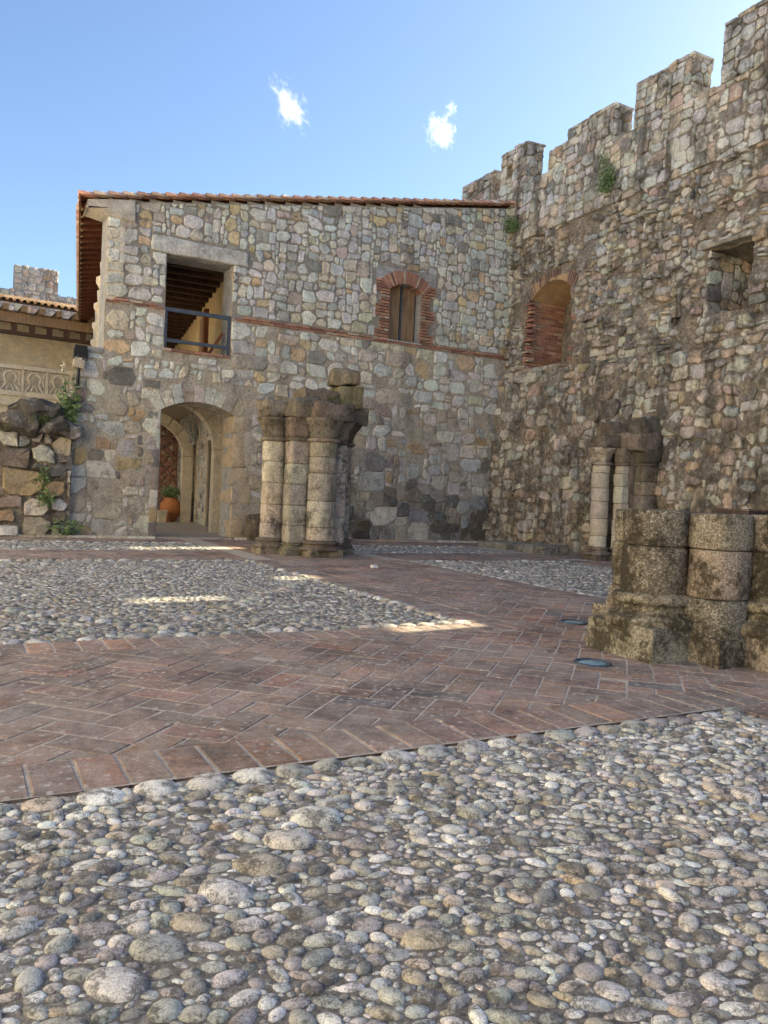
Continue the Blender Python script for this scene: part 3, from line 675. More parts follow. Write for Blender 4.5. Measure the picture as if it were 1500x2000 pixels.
while z < z1 - .36:
    d = .0 - (row % 2) * .13
    while d < 1.0:
        L = min(.25, 1.02 - d)
        if L > .06: bi.append(wbrick(t0 - .05, z, max(d, 0), .05 + rw.uniform(.02, .04), .042, L - .014 if d >= 0 else L + d - .014, rw))
        d += .25
    if rw.random() < .35: bi.append(wbrick(t0 - rw.choice((.06, .12)), z, -DW(t0, z) - rw.uniform(.0, .012), .25, .042, .1, rw))
    if rw.random() < .3: bi.append(wbrick(t1, z, -DW(t1, z) - rw.uniform(.0, .012), rw.choice((.12, .2)), .042, .1, rw))
    z += .062; row += 1
for i in range(26):                                                  # arch bricks on edge
    t = t0 - .04 + (t1 - t0 + .08) * i / 25; k = (i - 12.5) / 12.5; zz = z1 - .30 * k * k; tilt = k * .5; c = []
    dd = -DW(t, zz) - .006
    for q in (dd, 1.0):
        for a, b in ((-.02, 0), (.02, 0), (.02 , .23), (-.02, .23)): c.append(WM(t + a * math.cos(tilt) + b * math.sin(tilt), zz + b * math.cos(tilt) - a * math.sin(tilt), -q if b < .01 or q == dd else -.15))
    bi.append((c, [(0, 1, 2, 3)[::-1], (4, 5, 6, 7), (0, 1, 5, 4), (1, 2, 6, 5), (2, 3, 7, 6), (3, 0, 4, 7)], tuple(x * .8 for x in pick([(2, (.3, .19, .145)), (1, (.34, .26, .2)), (1, (.24, .16, .13))], rw, .25))))
spread(castle, bi, 'niche_brick', 'niche_bricks', M['brick'], 250, False)
vv, ff = sheet(z0, z1 - .3, .3, 1.02, .06, lambda a, b, n: (batter(a) + b, t0 + .012 + n, a), lambda a, b: .01 * nz(a * 6, b * 6)); MB().add(vv, ff).build('niche_plaster', M['plaster_worn'] if 'plaster_worn' in M else M['mortar'], castle, True)
bi = [rblock((-.02 + .05 * nz(i), t0 + (t1 - t0) * i / 5, z0 - .08), (1.05, t0 + (t1 - t0) * (i + 1) / 5 - .01, z0 + .01), .02) for i in range(5)]
for v, f in bi: MB().add([(batter(z0) + x, y, z) for x, y, z in v], f, pick(PAL_W, rw)).build('sill_stone', M['wall'], castle, True)
# --- square niche under a slab lintel
t0, t1, z0, z1 = NI2; items = []
JM = lambda a, b, n: (batter(b) + a, t0 + n, b)
for p in rubble_cells(rubble(-.05, 1.02, z0, z1, .09, SZ_TOP, rw), (-.05, 1.02, z0, z1), (), (), .01, rw, .03): items.append((*hewn(p, JM, rw, (.01, .03)), pick(PAL_WT, rw)))
BM = lambda a, b, n: (batter(b) + 1.02 - n, a, b)
for p in stone_cells(rows(t0, SL[1][0], z0, z1, .16, .28, .8, 1.6, rw), (t0, SL[1][0] - .02, z0, z1), (), (), .012): items.append((*hewn(p, BM, rw, (.01, .03)), pick(PAL_WT, rw)))
spread(castle, items, 'niche_stone', 'niche_stones', M['wall'], 60, False)
v, f = rblock((-.12, t0 - .12, z1), (1.0, t1 + .08, z1 + .08), .03, 4, .2); MB().add([(batter(z1) + x, y, z + (x < .1) * .0 + .03 * (y - t0)) for x, y, z in v], f, (.4, .36, .3)).build('lintel_slab', M['wall'], castle, True, label='flat grey lintel slab jutting out over the square niche')

# ================================================================== STONE HOUSE
rh = random.Random(21)
def FM(a, b, n): return (a, n, b)
def roofz(s): return 5.93 + .193 * (s + 9.42)
SK = math.radians(7.1)                                               # the house's depth runs a little skew to its front
def dep(s, d, z): return (s + d * math.sin(SK), -d * math.cos(SK), z)   # d metres back from the front
house = thing('stone_house', (-4.6, -2, 0), 'rubble stone house with brick framed shutter window, balcony opening and arched doorway', 'house')
DOOR = (-7.93, -6.53, 0, 2.57); BAL = (-7.92, -6.66, 3.5, 5.23); WIN = (-3.27, -2.49, 4.27, 5.5); S0, S1 = -8.97, -.05
def DF(s, z):
    return .012 * fbm(s * 1.2, z * 1.2, 4) + (.02 * fbm(s * 1.5, z * 1.5, 11) + .02 if z < 4.2 else 0)
SL0 = -9.6
v, f = sheet(SL0, S1, 0, 7.2, .07, FM, lambda a, b: DF(a, b) - .002 + (.03 * max(0, fbm(a * 2.2, b * 2.2, 77) - .05) if b < 4.1 else 0), (DOOR, BAL, WIN, (SL0 - .1, S0, 3.27, 9), (SL0 - .1, -9.34, 2.85, 9), (SL0 - .1, -9.47, 2.45, 9))); f = [q for q in f if max(v[i][2] - roofz(v[i][0]) for i in q) < .0]
mface = MB().add(v, [q for q in f if v[q[0]][2] >= 4.17], (.35, .32, .275)).add(v, [q for q in f if v[q[0]][2] < 4.17], (.45, .405, .34))
MFV = v
core = MB()
for r in around(S0, S1 + .3, 0, 5.6, (DOOR, BAL, WIN)): core.box((r[0], -.62, r[2]), (r[1], -.04, r[3]))
core.prism([(S0, 5.6), (S1, 5.6), (S1, roofz(S1) - .05), (S0, roofz(S0) - .05)], 't', -.62, -.04)
core.hexa([dep(S0, .62, 0), dep(S0, 11, 0), dep(S0 + .35, 11, 0), dep(S0 + .35, .62, 0), dep(S0, .62, 0.01), dep(S0, 11, .01), dep(S0 + .35, 11, .01), dep(S0 + .35, .62, .01)])
core.build('wall_core', M['mortar'], house)
# --- rubble of the front
items = []
SZ_L = [(3, (4, 3)), (3, (3, 2)), (3, (5, 3)), (2, (4, 2)), (2, (3, 3)), (2, (2, 2)), (1.5, (6, 4)), (1, (2, 3)), (1, (5, 4))]; SZ_U = [(4, (3, 2)), (3, (3, 3)), (2, (4, 3)), (2, (4, 2)), (3, (2, 2)), (1.5, (2, 3)), (.8, (5, 3)), (.6, (4, 4))]
jl = (DOOR[0] - .02, DOOR[1] + .36, -.1, 2.95)
def damp(s, z):                                                      # irregular old damp stain low on the wall
    return max(0., min(1., (1.55 + 1.2 * fbm(s * .7, 3.3, z * .7, 4) - z) * 2.2)) * max(0., min(1., (s + 5.9) * .8)) * max(0., min(1., .55 + 1.6 * fbm(s * 1.3, z * 1.3, 60, 4)))
mface.c[1][:, :3] *= np.array([[1 - .62 * damp(x, z)] for x, y, z in MFV]); mface.build('mortar_face', M['mortar'], house, True)
cells = rubble_cells(rubble(SL0, S1, 0, 2.2, .105, SZ_L, rh), (SL0, S1, .0, 2.2), (), (jl,), .011, rh, .05, 2., .65) + rubble_cells(rubble(SL0, S1, 2.18, 3.3, .09, SZ_L, rh), (SL0, S1, 2.18, 3.28), ((-1, .28, 10.17),), (jl,), .011, rh, .05, 2., .7) + rubble_cells(rubble(S0, S1, 3.28, 4.2, .09, SZ_L, rh), (S0, S1, 3.28, 4.17), (), (jl, (BAL[0], BAL[1], 3.4, 5.6)), .011, rh, .05, 2., .7)
for p in cells:
    cz = sum(q[1] for q in p) / len(p); cs = sum(q[0] for q in p) / len(p)
    if rh.random() < .04: continue
    pal = PAL_FL if cz < 2.9 else PAL_F
    k = 1 - .68 * damp(cs, cz); items.append((*hewn(p, FM, rh, (.006, .03), DF), tuple(x * k for x in pick(pal, rh))))
LINT = (-8.22, -6.36, 5.23, 5.56); WB = (WIN[0] - .3, WIN[1] + .3, 4.2, 5.78)
kn = (S0 - .1, -8.5, 5.7, 7.)
for p in rubble_cells(rubble(S0, S1, 4.29, 8, .078, SZ_U, rh), (S0, S1, 4.3, 8), ((-.193, 1, roofz(0) - .085),), (BAL, LINT, WB, kn), .009, rh, .045, 2.4, .65):
    items.append((*hewn(p, FM, rh, (.012, .03), DF), pick(PAL_F, rh)))
spread(house, items, 'stone', 'small_stones', M['facade'], 300, False); print('house stones', len(items))
def block(c0, c1, name, mat, parent, tint=None, rough=.012, n=3, **kw):
    v, f = rblock(c0, c1, rough, n); return MB().add(v, f, tint or pick(PAL_F, rh)).build(name, M[mat], parent, True, **kw)
block((-8.2, -.6, 5.235), (-6.38, .036, 5.53), 'lintel', 'facade', house, (.54, .53, .49), .03, 7)
v, f = rblock((-9.32, -.5, 5.66), (-8.51, .05, 5.98), .01, 4)
MB().add([(x, y, z + (.19 * (x + 9.0)) * (z > 5.7) + (.22 * max(0, -8.75 - x)) * (z < 5.7)) for x, y, z in v], f, (.5, .46, .39)).build('kneeler_stone', M['ashlar'], house, True)
# --- string course of two thin brick courses
bi = []
for k, z in enumerate((4.19, 4.238)):
    s = S0 + .01 + k * .13
    while s < S1:
        L = .27 * rh.uniform(.9, 1.1)
        if not (BAL[0] - .28 < s < BAL[1] + .02 or WIN[0] - .33 < s + .14 < WIN[1] + .33 and k == 1):
            v, f = rblock((s, -.05, z), (s + L - .012, .05 + rh.uniform(-.008, .008), z + .038), .005, 1); bi.append((v, f, pick(PAL_B, rh, .25)))
        s += L
# --- brick surround of the window, toothed into the rubble
z = 4.24; row = 0
while z < 5.46:
    ext = .34 if (row // 4) % 2 == 0 else .21
    for sgn, e in ((-1, WIN[0]), (1, WIN[1])):
        s = 0.; 
        if row % 2: cuts = [0, .12, ext]
        else: cuts = [0, .23, ext] if ext > .25 else [0, ext]
        for a, b in zip(cuts[:-1], cuts[1:]):
            x0, x1 = sorted((e + sgn * (a + .004), e + sgn * (b - .006))); v, f = rblock((x0, -.3, z), (x1, .045 + rh.uniform(-.006, .008), z + .042), .004, 1); bi.append((v, f, pick(PAL_B, rh, .2)))
    z += .064; row += 1
sp, rise, cx = (WIN[1] - WIN[0]), .14, (WIN[0] + WIN[1]) / 2
R = (sp * sp / 4 + rise * rise) / (2 * rise); zc = 5.34 + rise - R; half = math.asin(sp / 2 / R) * 1.16; nb = 21
for i in range(nb):
    a0, a1 = -half + 2 * half * i / nb, -half + 2 * half * (i + .8) / nb
    poly = [(cx + r * math.sin(a), zc + r * math.cos(a)) for r, a in ((R, a0), (R, a1), (R + .27, a1), (R + .27, a0))]
    m = MB().prism(poly, 't', -.3, .05 + rh.uniform(-.006, .008)); bi.append((m.v[0], m.f, pick(PAL_B, rh, .2)))
spread(house, bi, 'brick', 'bricks', M['brick'], 300, False)
MB().box((WIN[0] - .33, -.2, 5.47), (WIN[1] + .33, .028, 5.77)).build('arch_mortar', M['mortar'], house)
# --- the window itself
win = MB().box((WIN[0] + .001, -.32, 4.245), (WIN[0] + .045, -.24, 5.45)).box((WIN[1] - .045, -.32, 4.245), (WIN[1] - .001, -.24, 5.45)).box((WIN[0] + .045, -.32, 4.245), (WIN[1] - .045, -.16, 4.31)).box((cx - .018, -.24, 4.31), (cx + .018, -.165, 5.5)).build('window', M['steel'], house)
for a, b in ((WIN[0] + .047, cx - .027), (cx + .027, WIN[1] - .047)):
    sh = MB()
    n = 3
    for k in range(n): sh.box((a + (b - a) * k / n + .002, -.22, 4.312), (a + (b - a) * (k + 1) / n - .002, -.195, 5.5))
    sh.build('shutter', M['shutter'], win)
MB().box((WIN[0], -.6, 4.24), (WIN[1], -.33, 5.55)).build('window_back', M['darkdoor'], win)
MB().box((WIN[0] - .02, -.24, 4.235), (WIN[1] + .02, .07, 4.262)).build('window_sill', M['ashlar'], win)
# --- doorway: jamb blocks and voussoirs
dw = MB().box((DOOR[0], -.9, -.02), (DOOR[1], .2, .03), (.36, .33, .29)).build('doorway', M['ashlar'], house)
for e, sg in ((DOOR[0], -1), (DOOR[1], 1)):
    z = .02; k = 0
    while z < 2.3:
        h = min(rh.uniform(.24, .42), 2.37 - z); w = rh.choice((.3, .38, .24)) if sg > 0 else .14
        if 2.37 - z - h < .12: h = 2.37 - z
        x0, x1 = sorted((e, e + sg * w)); v, f = rblock((x0, -.72, z + .005), (x1, .035, z + h - .005), .012, 3, .06); MB().add(v, f, (.44, .36, .26) if sg > 0 else pick(PAL_FL, rh)).build('jamb_block', M['ashlar'], dw, True); z += h
sp, rise, cx = DOOR[1] - DOOR[0], .2, (DOOR[0] + DOOR[1]) / 2; R = (sp * sp / 4 + rise * rise) / (2 * rise); zc = 2.57 - R; half = math.asin(sp / 2 / R) + .06; nb = 9
for i in range(nb):
    a0, a1 = -half + 2 * half * i / nb + .004, -half + 2 * half * (i + 1) / nb - .004; r1 = R + rh.uniform(.26, .36)
    A = [a0 + (a1 - a0) * k / 3 for k in range(4)]
    poly = [(cx + R * math.sin(a), zc + R * math.cos(a)) for a in A] + [(cx + r1 * math.sin(a), zc + r1 * math.cos(a)) for a in A[::-1]]
    MB().prism(poly, 't', -.72, .035 + rh.uniform(-.01, .01), pick(PAL_FL[:3], rh)).build('voussoir', M['facade'], dw)
# --- passage behind the doorway
PW0, PW1, PH, PL = -8.55, -6.35, 3.05, 10.5
ps = MB()
def dbox(m, s0, s1, d0, d1, z0, z1, tint=(.4, .4, .4)):
    m.hexa([dep(s0, d0, z0), dep(s0, d1, z0), dep(s1, d1, z0), dep(s1, d0, z0), dep(s0, d0, z1), dep(s0, d1, z1), dep(s1, d1, z1), dep(s1, d0, z1)], tint); return m
dbox(MB(), S0, -1.3, .63, PL, -.03, .02).build('passage_floor', M['joint'], house)
dbox(MB(), S0, -1.3, .63, PL + .5, PH, PH + .35).build('passage_ceiling', M['cream'], house)
pr = MB()                                                            # right wall of the passage with three tall door slots
slots = [(1.5, 1.95), (3.2, 4.1), (6.1, 6.9)]; d = .73
for a, b in slots + [(PL, PL)]:
    dbox(pr, PW1, PW1 + .4, d, a, .02, PH); d = b
for a, b in slots: dbox(pr, PW1, PW1 + .4, a, b, 2.1, PH)
dbox(pr, PW1 + .4, PW1 + .5, .73, PL, .02, PH)
pr.build('passage_wall', M['mortar'], house)
pst = []
PM = lambda a, b, n: dep(PW1 - n, a, b)
for p in rubble_cells(rubble(.73, PL, .02, PH, .08, SZ_THIN, rh), (.73, PL, .02, PH), (), [(a, b, 0, 2.1) for a, b in slots], .009, rh, .02): pst.append((*hewn(p, PM, rh, (.01, .025)), pick(PAL_W, rh)))
spread(house, pst, 'passage_stone', 'passage_stones', M['facade'], 120, False)
for a, b in slots:
    fr = MB(); 
    for x0, x1, z0, z1 in ((a - .1, a, .02, 2.2), (b, b + .1, .02, 2.2), (a, b, 2.1, 2.2)): dbox(fr, PW1 - .05, PW1 + .05, x0, x1, z0, z1)
    k = fr.build('door_frame', M['cream'], house); dbox(MB(), PW1 + .2, PW1 + .25, a, b, .02, 2.1).build('door_leaf', M['shutter'], k)
en = dbox(MB(), S0, PW1 + .4, PL, PL + .3, 0, PH).build('end_wall', M['wall_mortar'], house); pst = []
EM = lambda a, b, n: dep(a, PL - n, b)
for p in stone_cells(rows(-8.9, PW1, .02, PH, .07, .1, 2.4, 3.2, rh), (-8.9, PW1, .02, PH), (), [(-8.3, -7.45, 0, 1.1)], .008): pst.append((*stone(p, EM, rh, (.01, .02), None, 8, .9), pick(PAL_B, rh)))
spread(house, pst, 'end_brick', 'end_bricks', M['brick'], 80)
dbox(MB(), -8.3, -7.45, PL - .06, PL - .02, .02, 1.1).build('end_hatch', M['darkdoor'], house)
def arch(d0, d1, s0, s1, zs, ring, nbk, mat='cream'):
    cx_, r = (s0 + s1) / 2, (s1 - s0) / 2
    o = put('passage_arch', None, W3(dep(cx_, d0, 0))[0], house)
    for e, sg in ((s0, -1), (s1, 1)): dbox(MB(), min(e, e + sg * ring), max(e, e + sg * ring), d0, d1, .02, zs).build('arch_pier', M[mat], o)
    for i in range(nbk):
        t0_, t1_ = math.pi * i / nbk + .012, math.pi * (i + 1) / nbk - .012; m = MB(); n = 4; vv = []
        for dd in (d0, d1):
            for rr in (r, r + ring):
                for k in range(n + 1):
                    th = t0_ + (t1_ - t0_) * k / n; vv.append(dep(cx_ + rr * math.cos(th), dd, zs + rr * math.sin(th)))
        q = n + 1; ff = []
        for k in range(n): ff += [(k, k + 1, q + k + 1, q + k), (2 * q + k, 3 * q + k, 3 * q + k + 1, 2 * q + k + 1), (k, 2 * q + k, 2 * q + k + 1, k + 1), (q + k, q + k + 1, 3 * q + k + 1, 3 * q + k)]
        ff += [(0, q, 3 * q, 2 * q), (n, 2 * q + n, 3 * q + n, q + n)]
        m.add(vv, ff, (.5, .42, .3)).build('voussoir', M[mat], o)
arch(1.6, 2.0, -8.45, -6.63, 1.78, .26, 9); arch(6.0, 6.4, -8.45, -6.75, 1.75, .26, 9)
# unseen left arcade of the passage, added open to let sky light in
for d in (3.6, 7.0, 10.2): dbox(MB(), S0, S0 + .4, d - .3, d, .02, PH).build('added_arcade_pier', M['cream'], house)
# --- upper gallery seen through the balcony opening
GZ = 3.42; GL = 13.
dbox(MB(), S0, -1.3, .63, GL, GZ - .05, GZ).build('gallery_floor', M['joint'], house)
gw = dbox(MB(), -6.62, -6.35, .63, GL, GZ, 6.6).build('gallery_wall', M['plaster'], house)
v = [dep(-6.66, 0.02, 3.52), dep(-6.66, .63, 3.52), (-6.5, -.62, 3.52), (-6.5, -.02, 3.52), dep(-6.66, 0.02, 5.22), dep(-6.66, .63, 5.22), (-6.5, -.62, 5.22), (-6.5, -.02, 5.22)]
MB().hexa(v).build('reveal', M['plaster'], house)
dbox(MB(), S0, -6.35, GL - .1, GL + .2, GZ, 6.6).build('gallery_end', M['wall_mortar'], house)
MB().hexa([dep(S0, .63, 5.42), dep(S0, GL, 5.42), dep(-6.62, GL, 5.42), dep(-6.62, .63, 5.42), dep(S0, .63, 5.46), dep(S0, GL, 5.46), dep(-6.62, GL, 5.46), dep(-6.62, .63, 5.46)]).build('gallery_ceiling', M['beam'], house)
for k in range(22):
    d = .75 + k * .52; dbox(MB(), S0 + .4, -6.6, d, d + .14, 5.24, 5.42).build('ceiling_beam', M['beam'], house)
dbox(MB(), -6.72, -6.6, 3.2, 3.5, GZ, 5.05).build('door_post', M['rafter'], house); dbox(MB(), -6.66, -6.61, 3.5, 4.4, GZ, 5.0).build('gallery_door', M['shutter'], house)
for k in range(6):
    d = 2.2 + k * 2.0; dbox(MB(), S0 + .02, S0 + .3, d - .15, d + .15, GZ, 5.3).build('gallery_pillar', M['cream'], house)
dbox(MB(), S0 + .0, S0 + .32, .63, 1.6, GZ, 5.5).build('gallery_pillar', M['cream'], house)
MB().bar((-6.72, -.35, 3.98), (-7.0, -.3, 3.53), .05, .05).build('wooden_prop', M['rafter'], house)
# --- sill bricks and railing of the balcony
for k in range(9):
    a = BAL[0] + .0 + k * .1405; v, f = rblock((a, -.35, 3.45), (a + .134, .06 + rh.uniform(-.01, .01), 3.505), .006, 2); MB().add(v, f, pick(PAL_B, rh)).build('sill_brick', M['brick'], house)
rail = MB()
for z0, z1 in ((4.19, 4.26), (3.63, 3.69)): rail.box((BAL[0] + .003, -.06, z0), (BAL[1] - .003, -.01, z1))
for a in (BAL[0] + .003, BAL[1] - .058): rail.box((a, -.058, 3.51), (a + .055, -.012, 4.19))
ro = rail.build('balcony_railing', M['steel'], house)
# --- roof: slab, verge tiles, eaves
EV = -9.44
def rp(s, d, dz=0.): x, y, _ = dep(s, d, 0); return (x, y, roofz(s) + dz)
rs = MB(); q = [rp(EV, .02), rp(EV, 13.), rp(.35, 13.), rp(.35, .02)]; rs.hexa(q + [(x, y, z + .05) for x, y, z in q]); roof = rs.build('roof', M['rafter'], house)
def half_tile(p, q, r0_, r1_, tint, name='roof_tile', parent=None, seg=6, th=.014, up_=(0, 0, 1)):
    p, q = np.array(p, float), np.array(q, float); d = (q - p) / np.linalg.norm(q - p); a = np.cross(d, up_); a /= np.linalg.norm(a); b = np.cross(a, d); v = []
    for P, r in ((p, r0_), (q, r1_)):
        for rr in (r, r - th):
            for k in range(seg + 1): tt = math.pi * k / seg; v.append(P + rr * (math.cos(tt) * a + math.sin(tt) * b))
    m = seg + 1; f = []
    for k in range(seg): f += [(k, k + 1, 2 * m + k + 1, 2 * m + k), (m + k, 3 * m + k, 3 * m + k + 1, m + k + 1), (k, m + k, m + k + 1, k + 1), (2 * m + k, 2 * m + k + 1, 3 * m + k + 1, 3 * m + k)]
    f += [(0, 2 * m, 3 * m, m), (seg, m + seg, 3 * m + seg, 2 * m + seg)]
    return v, f, tint
PAL_T = [(4, (.58, .35, .25)), (3, (.6, .42, .31)), (2, (.5, .3, .22)), (1, (.62, .5, .4))]
ti = []; s = EV
while s < .3:
    p = rp(s - .03, -.05, .03); q = rp(s + .3, -.05, -.01); ti.append(half_tile(p, q, .082, .068, pick(PAL_T, rh, .2))); s += .247
for k in range(3):                                                   # further rows up the slope
    s = EV
    while s < .3: ti.append(half_tile(rp(s - .03, .16 + k * .22, .055), rp(s + .3, .16 + k * .22, .03), .09, .07, pick(PAL_T, rh, .2))); s += .247
spread(roof, ti, 'verge_tile', 'roof_tiles', M['tile'], 60)
ti = [half_tile(rp(EV - .06, d, .06), rp(EV + .35, d, .055), .09, .075, pick(PAL_T, rh, .2)) for d in np.arange(.8, 13, .21)]
spread(roof, ti, 'eaves_tile', 'eaves_tiles', M['tile'], 60)
q = [rp(EV - .02, -.08, -.1), rp(EV - .02, 13., -.1), rp(EV + .01, 13., -.1), rp(EV + .01, -.08, -.1)]; MB().hexa(q + [(x, y, z + .15) for x, y, z in q]).build('fascia_board', M['rafter'], roof)
for k in range(30):
    d = .25 + k * .42; q = [rp(EV + .02, d, -.12), rp(EV + .02, d + .09, -.12), rp(-8.9, d + .09, -.12), rp(-8.9, d, -.12)]
    ra = MB().hexa(q + [(x, y, z + .118) for x, y, z in q]).build('rafter', M['rafter'], roof)
    q = [rp(EV + .012, d + .002, -.125), rp(EV + .012, d + .088, -.125), rp(EV + .05, d + .088, -.125), rp(EV + .05, d + .002, -.125)]; MB().hexa(q + [(x, y, z + .11) for x, y, z in q]).build('rafter_tip', M['dry'], ra)
# --- carved pillars along the house's side gallery, seen edge on
for d, zc_ in ((1.7, 4.9), (4.2, 4.9), (6.6, 4.9), (9.2, 4.9)):
    x, y, _ = dep(S0 + .12, d, 0); MB().lathe((x, y, 0), [(.2, 3.1), (.2, 3.25), (.13, 3.3), (.13, 4.55), (.17, 4.6), (.15, 4.7), (.23, 4.85), (.26, 4.9), (.26, 5.0), (.18, 5.05), (.2, 5.3)], 14).build('side_pillar', M['cream'], house, True)
dbox(MB(), S0 - .03, S0 + .35, .6, 11, 2.9, 3.15).build('side_ledge', M['cream'], house)
dbox(MB(), S0 - .005, S0 + .3, .0, .62, 3.0, 5.72).build('corner_quoin', M['cream'], house)
# --- shoulder of old masonry left of the house front
MB().prism([(-9.62, 0), (S0 - .003, 0), (S0 - .003, 3.28), (-9.28, 3.28), (-9.35, 2.9), (-9.58, 2.05)], 't', -.5, -.03).build('shoulder_core', M['mortar'], house)
block((-9.3, -.35, 3.26), (-8.98, .06, 3.36), 'coping_slab', 'ashlar', house, (.36, .34, .31))

# ================================================================== GOTHIC PIERS
rp_ = random.Random(3)
PAL_G = [(4, (.5, .445, .36)), (3, (.45, .405, .335)), (2, (.53, .465, .365)), (1, (.32, .285, .235))]
PAL_S = [(3, (.255, .215, .16)), (3, (.225, .19, .145)), (2, (.3, .26, .2))]
def drum(c, r, z0, z1, seg, mat, parent, pal, rough, square=None, tint=None):
    """one course of a shaft: worn edges, faint belly; square gives a pilaster block turned by that angle"""
    h = z1 - z0; e = min(.007, h * .1); prof = [(r - e * 1.6, 0), (r - e * .4, e * .8), (r, e * 2.2), (r + .003, h * .5), (r, h - e * 2.2), (r - e * .4, h - e * .8), (r - e * 1.6, h)]
    ox, oy = rp_.uniform(-.006, .006), rp_.uniform(-.006, .006)
    m = MB().lathe((c[0] + ox, c[1] + oy, z0), prof, 32 if square is not None else seg, tint or pick(pal, rp_), rough, seed=rp_.random() * 50)
    if square is not None:
        v = m.v[0]; x, y = v[:, 0] - c[0], v[:, 1] - c[1]; a = -square; X, Y = x * math.cos(a) - y * math.sin(a), x * math.sin(a) + y * math.cos(a)
        k = np.maximum(np.abs(X), np.abs(Y)); q = np.hypot(X, Y); s = q / np.maximum(k, 1e-6); s = 1 + (np.minimum(s, 1.36) - 1) * (.3 if mat == 'stub' else .95); m.v[0][:, 0] = c[0] + x * s; m.v[0][:, 1] = c[1] + y * s
    return m.build('drum', M[mat], parent, True)
def shaft(pier, c, r, z0, z1, course, mat, pal, seg=26, rough=.01, square=None, name='shaft'):
    root = put(name, None, W3((c[0], c[1], z0))[0], pier); z = z0
    while z < z1 - .05:
        h = min(rp_.uniform(*course), z1 - z)
        if z1 - z - h < .1: h = z1 - z
        drum(c, r, z + .002, z + h - .002, seg, mat, root, pal, rough, square); z += h
    MB().lathe((c[0], c[1], 0), [(r - .022, z0), (r - .022, z1)], 16, pal[0][1]).build('shaft_core', M['wall_mortar'], root); return root
def base(pier, c, r, mat, pal, plinth, z=.0, sc=1., seg=30, rough=.01, octo=False):
    """attic base: plinth, big torus, scotia, small torus"""
    root = put('base', None, W3((c[0], c[1], 0))[0], pier)
    prof = [(r * 1.5, .17), (r * 1.56, .2), (r * 1.52, .235), (r * 1.36, .255), (r * 1.25, .275), (r * 1.2, .3), (r * 1.23, .32), (r * 1.32, .335), (r * 1.35, .36), (r * 1.3, .385), (r * 1.12, .4), (r * 1.02, .42)]
    MB().lathe((c[0], c[1], 0), [(a, b * sc) for a, b in prof], seg, pick(pal, rp_), rough).build('moulding', M[mat], root, True)
    v, f = rblock((c[0] - plinth, c[1] - plinth, -.03), (c[0] + plinth, c[1] + plinth, .19 * sc), rough * 2, 5, .1)
    if octo: v = [(c[0] + (x - c[0]) * (1 - .0), y, z) for x, y, z in v]
    MB().add(v, f, pick(pal, rp_)).build('plinth', M[mat], root, True); return root
def capital(pier, c, r, z0, mat, pal, flare=.12, hb=.33, ab=.24, square=None, rough=.014, abacus=True, lean=(0, 0)):
    root = put('capital', None, W3((c[0], c[1], z0))[0], pier)
    MB().lathe((c[0], c[1], z0), [(r, -.03), (r + .035, -.02), (r + .045, .005), (r + .03, .03), (r, .035)], 24, pick(pal, rp_), rough * .5).build('astragal', M[mat], root, True)
    m = MB().lathe((c[0], c[1], z0), [(r, .03), (r + .01, hb * .3), (r + flare * .35, hb * .6), (r + flare * .8, hb * .85), (r + flare, hb * .95), (r + flare * .95, hb)], 24, pick(pal, rp_), rough)
    if square is not None:
        v = m.v[0]; x, y = v[:, 0] - c[0], v[:, 1] - c[1]; a = -square; X, Y = x * math.cos(a) - y * math.sin(a), x * math.sin(a) + y * math.cos(a)
        s = np.hypot(X, Y) / np.maximum(np.maximum(np.abs(X), np.abs(Y)), 1e-6); s = np.minimum(s, 1.36); v[:, 0] = c[0] + x * s; v[:, 1] = c[1] + y * s
    m.build('bell', M[mat], root, True)
    if abacus:
        q = r + flare + .01; v, f = rblock((c[0] - q + lean[0], c[1] - q + lean[1], z0 + hb + .004), (c[0] + q + lean[0], c[1] + q + lean[1], z0 + hb + ab), .035, 4, .3); MB().add(v, f, pick(pal, rp_)).build('abacus', M[mat], root, True)
    return root
def lump(name, c, size, mat, parent, tint, rough=.05, n=5, rot=0., rnd_=.35, sup=13, **kw):
    v, f = rblock(-np.array(size) / 2, np.array(size) / 2, rough, max(n, 6), rnd_, sup=sup); v = np.array(v); ca, sa = math.cos(rot), math.sin(rot)
    return MB().add(np.stack([c[0] + v[:, 0] * ca - v[:, 1] * sa, c[1] + v[:, 0] * sa + v[:, 1] * ca, c[2] + v[:, 2]], 1), f, tint).build(name, M[mat], parent, True, **kw)
Q = math.pi / 4
# --- ruined pier in front of the house
pc = (-6.3, 3.25)
pier = thing('ruined_pier', (*pc, 0), 'ruined clustered Gothic pier with capitals and loose blocks on top, standing before the house', 'pier')
MB().lathe((*pc, 0), [(.42, 0), (.42, 2.3)], 12, (.3, .25, .19)).build('pier_core', M['pier'], pier)
DK = [(2, (.2, .17, .13)), (2, (.26, .22, .17)), (1, (.16, .135, .105))]
for c, r, sq, fl in (((pc[0] - .57, pc[1]), .185, None, .12), ((pc[0] + .0, pc[1] + .57), .215, None, .1), ((pc[0] + .6, pc[1]), .14, None, .15), ((pc[0], pc[1] - .6), .2, None, .1), ((pc[0] - .34, pc[1] + .34), .15, .0, .05), ((pc[0] + .36, pc[1] + .34), .11, .0, .08), ((pc[0] - .36, pc[1] - .37), .18, .0, .05), ((pc[0] + .4, pc[1] - .38), .18, .0, .05)):
    shaft(pier, c, r, .2, 1.74, (.24, .42), 'pier', PAL_G, square=sq, name='shaft' if sq is None else 'pilaster')
    base(pier, c, r * (1 if sq is None else .92), 'pier', DK, r * 1.3, sc=.62 if sq is None else .5)
    capital(pier, c, r, 1.76, 'pier', DK, fl, square=sq, abacus=False)
